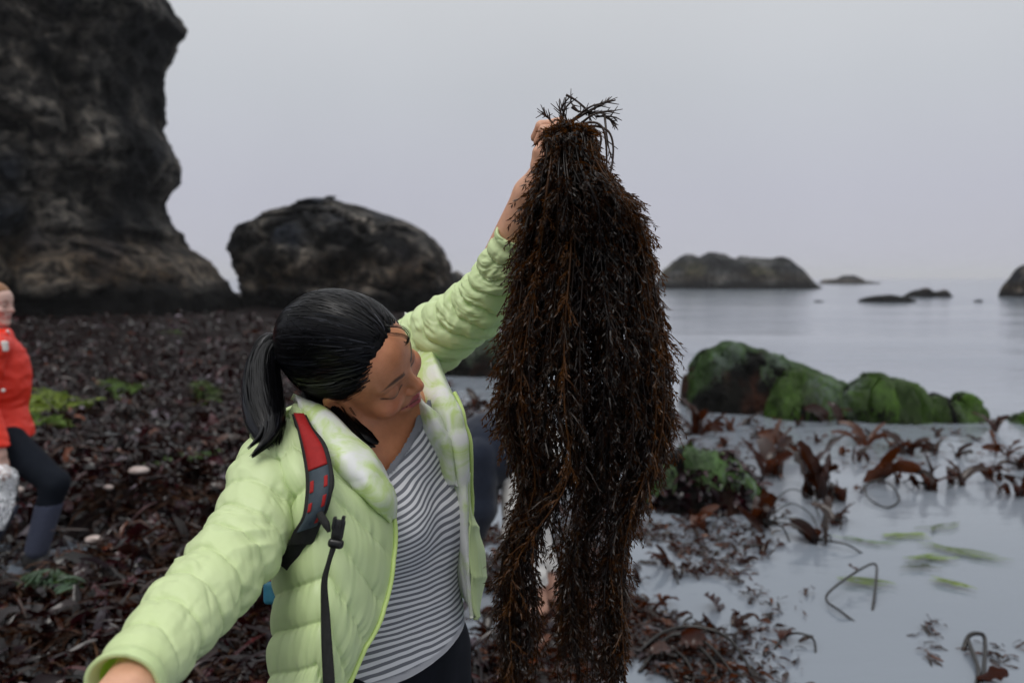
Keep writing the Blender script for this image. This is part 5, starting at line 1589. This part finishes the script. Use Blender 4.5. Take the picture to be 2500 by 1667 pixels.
LOBES = [(1224, 1306), (1368, 1440), (1474, 1528)]
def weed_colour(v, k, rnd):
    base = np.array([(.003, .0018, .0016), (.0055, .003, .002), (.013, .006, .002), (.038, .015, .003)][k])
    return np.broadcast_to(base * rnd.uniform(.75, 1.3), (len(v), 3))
NS = 285
for i in range(NS):
    u = kr.uniform(-1, 1)
    u = np.sign(u) * abs(u) ** .85
    w = kr.uniform(-1, 1) * math.sqrt(max(0, 1 - .85 * u * u))
    long_ = kr.random() < .36
    if i >= NS - 32:                                    # the heart of the bunch: no daylight through it
        u = kr.uniform(-.15, .40); w = kr.uniform(-.8, .8); long_ = False
    yend = kr.uniform(1480, 1790) if long_ else (kr.uniform(1080, 1330) if i >= NS - 32 else kr.uniform(700, 1290))
    lob = LOBES[0 if u < -.25 else (2 if u > .55 else 1)] if kr.random() < .97 else (1300, 1480)
    xb = kr.uniform(*lob)
    ys = np.linspace(345, yend, 26)
    l, r = edge(ys)
    m_, h_ = (l + r) / 2, (r - l) / 2
    x = m_ + u * (h_ - 12)
    if long_:
        tb = sstep(1120, 1420, ys)
        x = x * (1 - tb) + tb * xb
    tg_ = sstep(345, 520, ys)
    gx0 = 1392 + u * 55
    x = gx0 * (1 - tg_) + tg_ * x
    x = x + 7 * np.interp(ys, np.linspace(345, yend, 7), kr.normal(size=7)) * sstep(345, 500, ys)
    dep = KD + w * (.018 + (h_ * KD / FPX) * .62 * tg_) * np.where(ys > 1250, np.interp(ys, [1250, 1500], [1, .55]), 1)
    dep = dep + .006 * np.interp(ys, np.linspace(345, yend, 6), kr.normal(size=6))
    if i % 3 == 0: dep = dep - (.060 + .02 * abs(w)) * sstep(640, 430, ys)      # those that fall over the knuckles
    path = PS(np.stack([x, ys, dep], 1))
    # over the fist: the stem first rises, then falls
    fo = .055 if i % 3 == 0 else 0
    top = PS([(1392 + u * 26, 338, KD + w * .012), (1392 + u * 44, 306 + 14 * abs(u), KD + w * .02 - fo)])
    path = cr(np.concatenate([top, path]), 60)
    v, f = fronds(path, kr, dens=1.0 if abs(u) > .6 or w < 0 else .7)
    # keep everything below the fist inside a natural curtain
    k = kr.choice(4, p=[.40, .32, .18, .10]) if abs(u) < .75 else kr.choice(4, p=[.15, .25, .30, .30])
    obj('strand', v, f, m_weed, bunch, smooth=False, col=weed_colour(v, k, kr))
# side clump that swings out on the left, thick stems over the fist, and the twigs on top
for i in range(10):
    x0 = kr.uniform(1222, 1262); y0 = kr.uniform(930, 980)
    path = cr(PS([(x0 + 40, y0 - 40, KD), (x0 + 5, y0, KD - .02), (x0 - 4 + kr.uniform(-12, 12), y0 + 70, KD - .02), (x0 + kr.uniform(0, 50), y0 + kr.uniform(110, 180), KD - .015)]), 30)
    v, f = fronds(path, kr, .9)
    obj('strand', v, f, m_weed, bunch, smooth=False, col=weed_colour(v, 3, kr))
m_stem = pmat('seaweed_stem', [(0.35, (.016, .008, .005)), (0.65, (.040, .020, .012))], scale=30, rough=0.3, spec=0.3)
for i in range(9):
    a = kr.uniform(0, 1)
    x0 = 1372 + 70 * a
    path = cr(PS([(1385 + 30 * a, 352, KD - .02), (x0, 302 + 10 * kr.random(), KD - .035), (x0 + 35 + 20 * kr.random(), 312 + 20 * kr.random(), KD - .045), (1440 + 55 * kr.random(), 370 + 40 * kr.random(), KD - .05), (1420 + 110 * kr.random(), 450 + 110 * kr.random(), KD - .065)]), 30)
    v, f = tube(path, np.linspace(.0022, .0012, 30), 7)
    obj('stem', v, f, m_stem, bunch)
def twig(pts, r0, seed):
    rr = np.random.default_rng(seed)
    path = cr(PS(pts), 24)
    parts = [tube(path, np.linspace(r0, .0009, 24), 6)]
    for k in range(11):
        j = rr.integers(6, 23)
        d0 = unit(unit(path[min(j + 1, 23)] - path[j - 1]) + rr.normal(0, .55, 3))
        q = path[j] + d0 * np.linspace(0, rr.uniform(.006, .022), 4)[:, None]
        parts.append(tube(q, np.linspace(.0011, .0005, 4), 5))
    return join(parts)
TW = [[(1395, 320, 1.19), (1380, 285, 1.19), (1372, 262, 1.185), (1382, 248, 1.18)], [(1372, 315, 1.19), (1370, 285, 1.18), (1366, 265, 1.18)],
      [(1355, 308, 1.19), (1340, 290, 1.19), (1322, 272, 1.185)], [(1392, 298, 1.18), (1430, 276, 1.18), (1470, 255, 1.175), (1503, 244, 1.175)],
      [(1400, 292, 1.18), (1440, 262, 1.17), (1480, 250, 1.17)], [(1382, 232, 1.18), (1405, 245, 1.18), (1432, 268, 1.185), (1440, 290, 1.19)],
      [(1420, 300, 1.18), (1450, 280, 1.17), (1492, 272, 1.17)], [(1455, 285, 1.18), (1480, 284, 1.17), (1505, 287, 1.17)],
      [(1470, 282, 1.18), (1488, 292, 1.175), (1500, 300, 1.175)], [(1395, 262, 1.18), (1412, 272, 1.18), (1440, 276, 1.18), (1462, 274, 1.18)],
      [(1476, 280, 1.17), (1480, 320, 1.16), (1484, 350, 1.155), (1492, 385, 1.15)], [(1372, 300, 1.19), (1378, 270, 1.18), (1392, 252, 1.18), (1400, 258, 1.18)]]
for k, tpts in enumerate(TW):
    v, f = twig(tpts, .0030 if k in (1, 3) else .0020, k)
    obj('twig', v, f, m_stem, bunch)
# ------------------------------------------------------------------ the two people behind
m_redj = pmat('red_shell', [(0.35, (.66, .026, .010)), (0.65, (.76, .036, .013))], scale=8, rough=0.5, spec=0.35, bump=.2, bscale=14, bdist=.02)
m_white = pmat('white_cloth', [(0.3, (.60, .58, .55)), (0.7, (.70, .68, .65))], scale=20, rough=0.8, bump=.3, bscale=20, bdist=.01)
m_dnavy = pmat('navy_fleece', [(0.3, (.007, .010, .020)), (0.7, (.012, .017, .030))], scale=14, rough=0.9, spec=0.15, sheen=.2, bump=.3, bscale=9, bdist=.03)
m_tight = pmat('charcoal_tights', [(0.3, (.006, .008, .013)), (0.7, (.009, .012, .018))], scale=20, rough=0.85, spec=.1)
m_sock = pmat('blue_sock', [(0.3, (.035, .042, .075)), (0.7, (.05, .058, .095))], scale=60, rough=0.9)
m_shoe = pmat('dark_shoe', [(0.3, (.006, .006, .007)), (0.7, (.013, .013, .014))], scale=30, rough=0.6)
m_hair2 = pmat('ginger_hair', [(0.35, (.14, .055, .018)), (0.65, (.30, .13, .045))], scale=40, rough=0.45, stretch=(1, 1, 4))
m_skin2 = pmat('fair_skin', [(0.3, (.92, .9, .9)), (0.7, (1.06, 1.04, 1.04))], scale=40, rough=0.5, vcol=True, sss=.08)

def limb(X, pts, rs, k=.02):
    d = None
    for a in range(len(pts) - 1):
        c = cone(X, pts[a], pts[a + 1], rs[a], rs[a + 1])
        d = c if d is None else smin(d, c, k)
    return d
def simple_hand(X, wr, ax):
    """palm, four fingers, thumb, slightly curled"""
    ax = unit(ax); up = unit(np.cross(ax, [.3, 1, .2])); sd = np.cross(ax, up)
    d = ell(X, wr + ax * .05, (.050, .038, .016), np.stack([ax, sd, up]))
    for k in range(4):
        k0 = wr + ax * .085 + sd * (-.03 + .02 * k); L_ = (.03, .036, .034, .026)[k]
        d = smin(d, finger(X, [k0, k0 + ax * L_ - up * .008, k0 + ax * L_ * 1.6 - up * .026, k0 + ax * L_ * 1.5 - up * .045], .0095, .0075), .005)
    t0 = wr + ax * .03 + sd * .03
    return smin(d, finger(X, [t0, t0 + sd * .02 + ax * .02 - up * .01, t0 + sd * .02 + ax * .045 - up * .03], .012, .009), .008)

# walker in the red jacket, in profile at the left edge
D = 4.5
wF = np.array([1.0, -.05, -.10]); wF = unit(wF); wU = unit(np.array([.12, 0, 1.0]) - wF * np.dot([.12, 0, 1.0], wF)); wR = np.cross(wF, wU)
WA = np.stack([wR, wF, wU]).astype(np.float32)
WC = P(-14, 742, D)
NK = P(-18, 800, D); CH = P(-8, 925, D); HP = P(2, 1070, D)
LF = [P(22, 1085, D - .09), P(134, 1178, D - .10), P(90, 1340, D - .10)]         # leading leg (nearer us)
LB = [P(0, 1085, D + .09), P(8, 1240, D + .12), P(-70, 1385, D + .15)]
AR = [P(-22, 850, D - .19), P(-48, 985, D - .22), P(2, 1110, D - .24)]
AL = [P(-22, 850, D + .17), P(-60, 980, D + .20), P(-30, 1090, D + .24)]
TA = np.stack([np.array([1.0, 0, 0]), np.array([0, 1.0, 0]), np.array([0, 0, 1.0])])
def w_torso(X):
    d = ell(X, CH, (.125, .175, .25), TA)
    d = smin(d, ell(X, HP, (.130, .165, .15), TA), .08)
    return smin(d, cone(X, P(-24, 850, D - .15), P(-24, 850, D + .15), .065, .065), .06)
def w_arms(X): return np.minimum(limb(X, AR, [.058, .046, .032]), limb(X, AL, [.058, .046, .032]))
def w_legs(X): return np.minimum(limb(X, LF, [.092, .062, .042], .03), limb(X, LB, [.092, .062, .042], .03))
def w_head(X): return head_sdf(((X - WC.astype(np.float32)) @ WA.T), .6)
def w_hands(X): return np.minimum(simple_hand(X, AR[2], np.array([.2, 0, -1.0])), simple_hand(X, AL[2], np.array([.2, 0, -1.0])))
walker = empty('person', (HP[0], HP[1], -.02), 'person in a red jacket and dark tights striding in profile at the left edge', 'person')
def w_all(X):
    d = smin(w_torso(X), cone(X, NK + np.array([-.01, 0, -.05]), WC + np.array([-.02, 0, -.04]), .058, .055), .03)
    d = np.minimum(d, w_arms(X)); d = smin(d, w_legs(X), .03)
    return np.minimum(d, w_hands(X))
v, f = surfnet(w_all, [-3.35, 3.95, -.05], [-2.30, 4.95, 1.62], .012)
p1 = (v, [f], np.broadcast_to((.52, .33, .27), (len(v), 3)))
v, f = surfnet(lambda X: smin(w_head(X), cone(X, NK + np.array([-.01, 0, -.03]), WC + np.array([-.02, 0, -.04]), .056, .054), .02), WC - [.14, .13, .19], WC + [.15, .13, .15], .0045)
p2 = (v, [f], head_paint((v.astype(np.float32) - WC.astype(np.float32)) @ WA.T, (.56, .37, .31), lip=(.42, .19, .17), brow=(.16, .08, .05), flush=(.58, .30, .25)))
bv, bf = join([p1[:2], p2[:2]])
obj('body', bv, bf, m_skin2, walker, col=np.concatenate([p1[2], p2[2]]))
def whair(q):
    d = smin(ell(q, hairM, hairR), ell(q, (0, -.06, -.02), (.06, .06, .055)), .02)
    d = smin(d, ell(q, (0, -.125, .0), (.045, .04, .045)), .02)
    return smax(d, -(-.73 * q[:, 1] + .68 * q[:, 2] + .002), .012)
v, f = surfnet(whair, [-.10, -.18, -.10], [.10, .12, .15], .005)
v = v + vnormals(v, f) * (.002 * perlin(v * np.array([90, 20, 60])))[:, None]
obj('hair', WC + v @ WA, f, m_hair2, walker)
v, f = surfnet(lambda X: np.maximum(smin(np.minimum(w_torso(X) - .03, w_arms(X) - .026), cone(X, NK + np.array([0, 0, -.06]), NK + np.array([.01, 0, .012]), .085, .078), .03), np.maximum(X[:, 2] - 1.315, .70 - X[:, 2] + .0)), [-3.4, 3.9, .62], [-2.3, 5.0, 1.40], .011)
v = relax(v, f, 1)
q = v * np.array([6., 6., 14.])
v = v + vnormals(v, f) * (.012 * fbm(q, 3, ridged=True) - .004)[:, None]
jk = obj('jacket', v, f, m_redj, walker)
lo_p = P(10, 862, D - .02)
v, f = rbox(P(4, 845, D - .21), TA, (.034, .012, .028), .6, 4); obj('pocket_flap', v, f, m_white, jk)
v, f = tube(cr(PS([(18, 808, D - .06), (24, 818, D), (24, 836, D + .02), (20, 850, D)]), 16), .007, 6); obj('collar_trim', v, f, m_white, jk)
v, f = rbox(P(8, 953, D - .215), TA, (.010, .006, .009), .8, 3); obj('snap', v, f, m_white, jk)
v, f = surfnet(lambda X: np.maximum(smin(w_legs(X), w_torso(X), .04) - .010, np.maximum(X[:, 2] - .80, .30 - X[:, 2])), [-3.35, 3.95, .22], [-2.3, 4.95, .86], .010)
obj('tights', v, f, m_tight, walker)
for leg, nm in ((LF, 1), (LB, 2)):
    an = leg[2]; kn = leg[1]
    v, f = surfnet(lambda X: np.maximum(limb(X, [kn, an], [.058, .046]) - .014, X[:, 2] - .36), np.minimum(kn, an) - .1, np.maximum(kn, an) + .1, .009)
    obj('sock', v, f, m_sock, walker)
    heel = an + np.array([-.03, 0, -.075]); toe = an + np.array([.15, -.01, -.085])
    v, f = surfnet(lambda X: np.maximum(smin(cone(X, heel, toe, .044, .040), cone(X, an, heel, .048, .044), .03), heel[2] - .045 - X[:, 2]), heel - .12, toe + [.12, .12, .2], .008)
    sh = obj('shoe', v, f, m_shoe, walker)
    v, f = rbox(toe + np.array([.0, 0, .012]), TA, (.042, .043, .028), .9, 5); obj('toe_cap', v, f, m_white, sh)
    v, f = rbox(toe + np.array([-.10, -.036, -.030]), TA, (.05, .014, .014), .9, 5); obj('sole_edge', v, f, m_white, sh)

# the clear plastic bag hanging from the walker's hand
m_bag = bpy.data.materials.new('clear_plastic'); m_bag.use_nodes = True
N, L = m_bag.node_tree.nodes, m_bag.node_tree.links
b = N['Principled BSDF']; b.inputs['Base Color'].default_value = (.90, .93, .97, 1); b.inputs['Roughness'].default_value = .18; b.inputs['Specular IOR Level'].default_value = .9
tr = N.new('ShaderNodeBsdfTransparent'); ms = N.new('ShaderNodeMixShader'); nz = N.new('ShaderNodeTexNoise'); nz.inputs['Scale'].default_value = 9; nz.inputs['Distortion'].default_value = 1.5
rp = N.new('ShaderNodeValToRGB'); rp.color_ramp.elements[0].position = .42; rp.color_ramp.elements[0].color = (.10, .10, .10, 1); rp.color_ramp.elements[1].position = .6; rp.color_ramp.elements[1].color = (.85, .85, .85, 1)
L.new(nz.outputs['Fac'], rp.inputs['Fac']); L.new(rp.outputs['Color'], ms.inputs['Fac']); L.new(tr.outputs['BSDF'], ms.inputs[1]); L.new(b.outputs['BSDF'], ms.inputs[2]); L.new(ms.outputs['Shader'], N['Material Output'].inputs['Surface'])
ys = np.linspace(1138, 1292, 40); bx = np.interp(ys, [1138, 1152, 1175, 1215, 1260, 1292], [4, -2, -4, -8, -14, -22]); bw = np.interp(ys, [1138, 1150, 1162, 1215, 1260, 1292], [10, 46, 52, 40, 34, 26])
a = np.linspace(0, 2 * np.pi, 64, endpoint=False)
g = np.array([[P(x + w * math.cos(t), y, D - .27 + .07 * math.sin(t) * w / 50) for t in a] for x, y, w in zip(bx, ys, bw)])
nn = grid_normals(g)
g = g + nn * (.020 * fbm(g.reshape(-1, 3) * np.array([9, 9, 5]), 3, ridged=True)).reshape(40, 64, 1)
vb = np.concatenate([g.reshape(-1, 3), [g[-1].mean(0)]])
fb = np.stack([np.full(64, 40 * 64), 39 * 64 + np.arange(64), 39 * 64 + (np.arange(64) + 1) % 64], 1)
tag(obj('plastic_bag', vb, [grid_faces(40, 64, True), fb], m_bag), 'crumpled clear plastic bag hanging at the left edge in front of the dark tights', 'bag')

# stooping person behind the seaweed
D2 = 3.85
bend = empty('person', (P(1310, 1480, D2)[0], D2, -.05), 'person in navy top and white trousers bending down behind the hanging seaweed', 'person')
HB, SB = P(1288, 1106, D2), P(1192, 1094, D2 - .05)
HD = P(1098, 1178, D2 - .05)
L1 = [P(1282, 1150, D2 - .09), P(1268, 1300, D2 - .12), P(1316, 1462, D2 - .08)]
L2 = [P(1310, 1150, D2 + .10), P(1300, 1300, D2 + .12), P(1345, 1440, D2 + .12)]
A1 = [P(1176, 1110, D2 - .20), P(1172, 1240, D2 - .20), P(1140, 1350, D2 - .15)]
A2 = [P(1186, 1110, D2 + .14), P(1180, 1240, D2 + .14), P(1130, 1340, D2 + .05)]
def s_torso(X):
    ax = unit(HB - SB); up = unit(np.array([0, 0, 1.0]) - ax * ax[2]); sd = np.cross(ax, up)
    d = ell(X, (HB + SB) / 2 + [0, 0, .02], (.225, .165, .140), np.stack([ax, sd, up]))
    d = smin(d, ell(X, HB, (.15, .165, .15), TA), .06)
    return smin(d, ell(X, SB + np.array([0, 0, -.03]), (.12, .18, .13), TA), .06)
def s_arms(X): return np.minimum(limb(X, A1, [.060, .048, .034]), limb(X, A2, [.060, .048, .034]))
def s_legs(X): return np.minimum(limb(X, L1, [.095, .062, .040], .03), limb(X, L2, [.095, .062, .040], .03))
def s_feet(X):
    d = None
    for lg in (L1, L2):
        h0 = lg[2] + np.array([.0, 0, -.045]); c = cone(X, h0, h0 + np.array([-.16, -.02, -.02]), .040, .030)
        c = smin(c, cone(X, lg[2], h0, .04, .042), .02)
        d = c if d is None else np.minimum(d, c)
    return d
sF = unit(np.array([-.75, -.1, -.66])); sU = unit(np.array([-.66, 0, .75])); sU = unit(sU - sF * sU.dot(sF)); sR = np.cross(sF, sU)
SA = np.stack([sR, sF, sU]).astype(np.float32)
def s_head(X): return head_sdf((X - HD.astype(np.float32)) @ SA.T, .8)
def s_all(X):
    d = smin(s_torso(X), cone(X, SB, HD, .06, .055), .03)
    d = np.minimum(smin(d, s_legs(X), .03), np.minimum(s_arms(X), s_feet(X)))
    return np.minimum(np.minimum(d, smin(s_head(X), cone(X, SB, HD, .055, .05), .02)), np.minimum(simple_hand(X, A1[2], np.array([-.3, 0, -1.0])), simple_hand(X, A2[2], np.array([-.3, 0, -1.0]))))
v, f = surfnet(s_all, [-.52, 3.45, -.16], [.34, 4.25, 1.15], .0095)
obj('body', v, f, m_skin2, bend, col=np.broadcast_to((.52, .30, .22), (len(v), 3)))
v, f = surfnet(lambda X: smax(smin(ell(X, hairM, hairR), ell(X, (0, -.06, -.02), (.06, .06, .055)), .02), -(-.73 * X[:, 1] + .68 * X[:, 2] + .002), .012), [-.10, -.14, -.10], [.10, .12, .15], .006)
obj('hair', HD + v @ SA, f, m_hair, bend)
v, f = surfnet(lambda X: np.maximum(np.minimum(s_torso(X) - .028, s_arms(X) - .024), np.maximum(.40 - X[:, 2], X[:, 0] - (HB[0] + .06))), [-.52, 3.45, .36], [.34, 4.25, 1.15], .010)
v = relax(v, f, 1)
v = v + vnormals(v, f) * (.010 * fbm(v * np.array([7., 7., 7.]), 3))[:, None]
obj('top', v, f, m_dnavy, bend)
v, f = surfnet(lambda X: np.maximum(smin(s_legs(X), s_torso(X), .03) - .020, np.maximum(np.maximum(X[:, 2] - .74 - 2.2 * np.maximum(0, X[:, 0] - HB[0] + .04), .16 - X[:, 2]), (HB[0] - .12) - X[:, 0])), [-.3, 3.45, .12], [.4, 4.25, 1.1], .009)
v = v + vnormals(v, f) * (.010 * fbm(v * np.array([9., 9., 16.]), 3, ridged=True) - .003)[:, None]
obj('trousers', v, f, m_white, bend)
# ------------------------------------------------------------------ sea haze
m_haze = bpy.data.materials.new('sea_haze'); m_haze.use_nodes = True
N, L = m_haze.node_tree.nodes, m_haze.node_tree.links
N.remove(N['Principled BSDF'])
pv = N.new('ShaderNodeVolumePrincipled')
pv.inputs['Color'].default_value = (.93, .94, .97, 1)
pv.inputs['Density'].default_value = .0004
L.new(pv.outputs['Volume'], N['Material Output'].inputs['Volume'])
hz = [(x, y, z) for x in (-2600, 2600) for y in (-70, 4600) for z in (-2.5, 34)]
hf = np.array([(0, 1, 3, 2), (4, 6, 7, 5), (0, 4, 5, 1), (2, 3, 7, 6), (0, 2, 6, 4), (1, 5, 7, 3)])
tag(obj('haze', np.array(hz, float), hf, m_haze, smooth=False, base=(0, 0, -2.5)), 'thin pale sea haze over the whole bay', 'haze', kind='stuff')
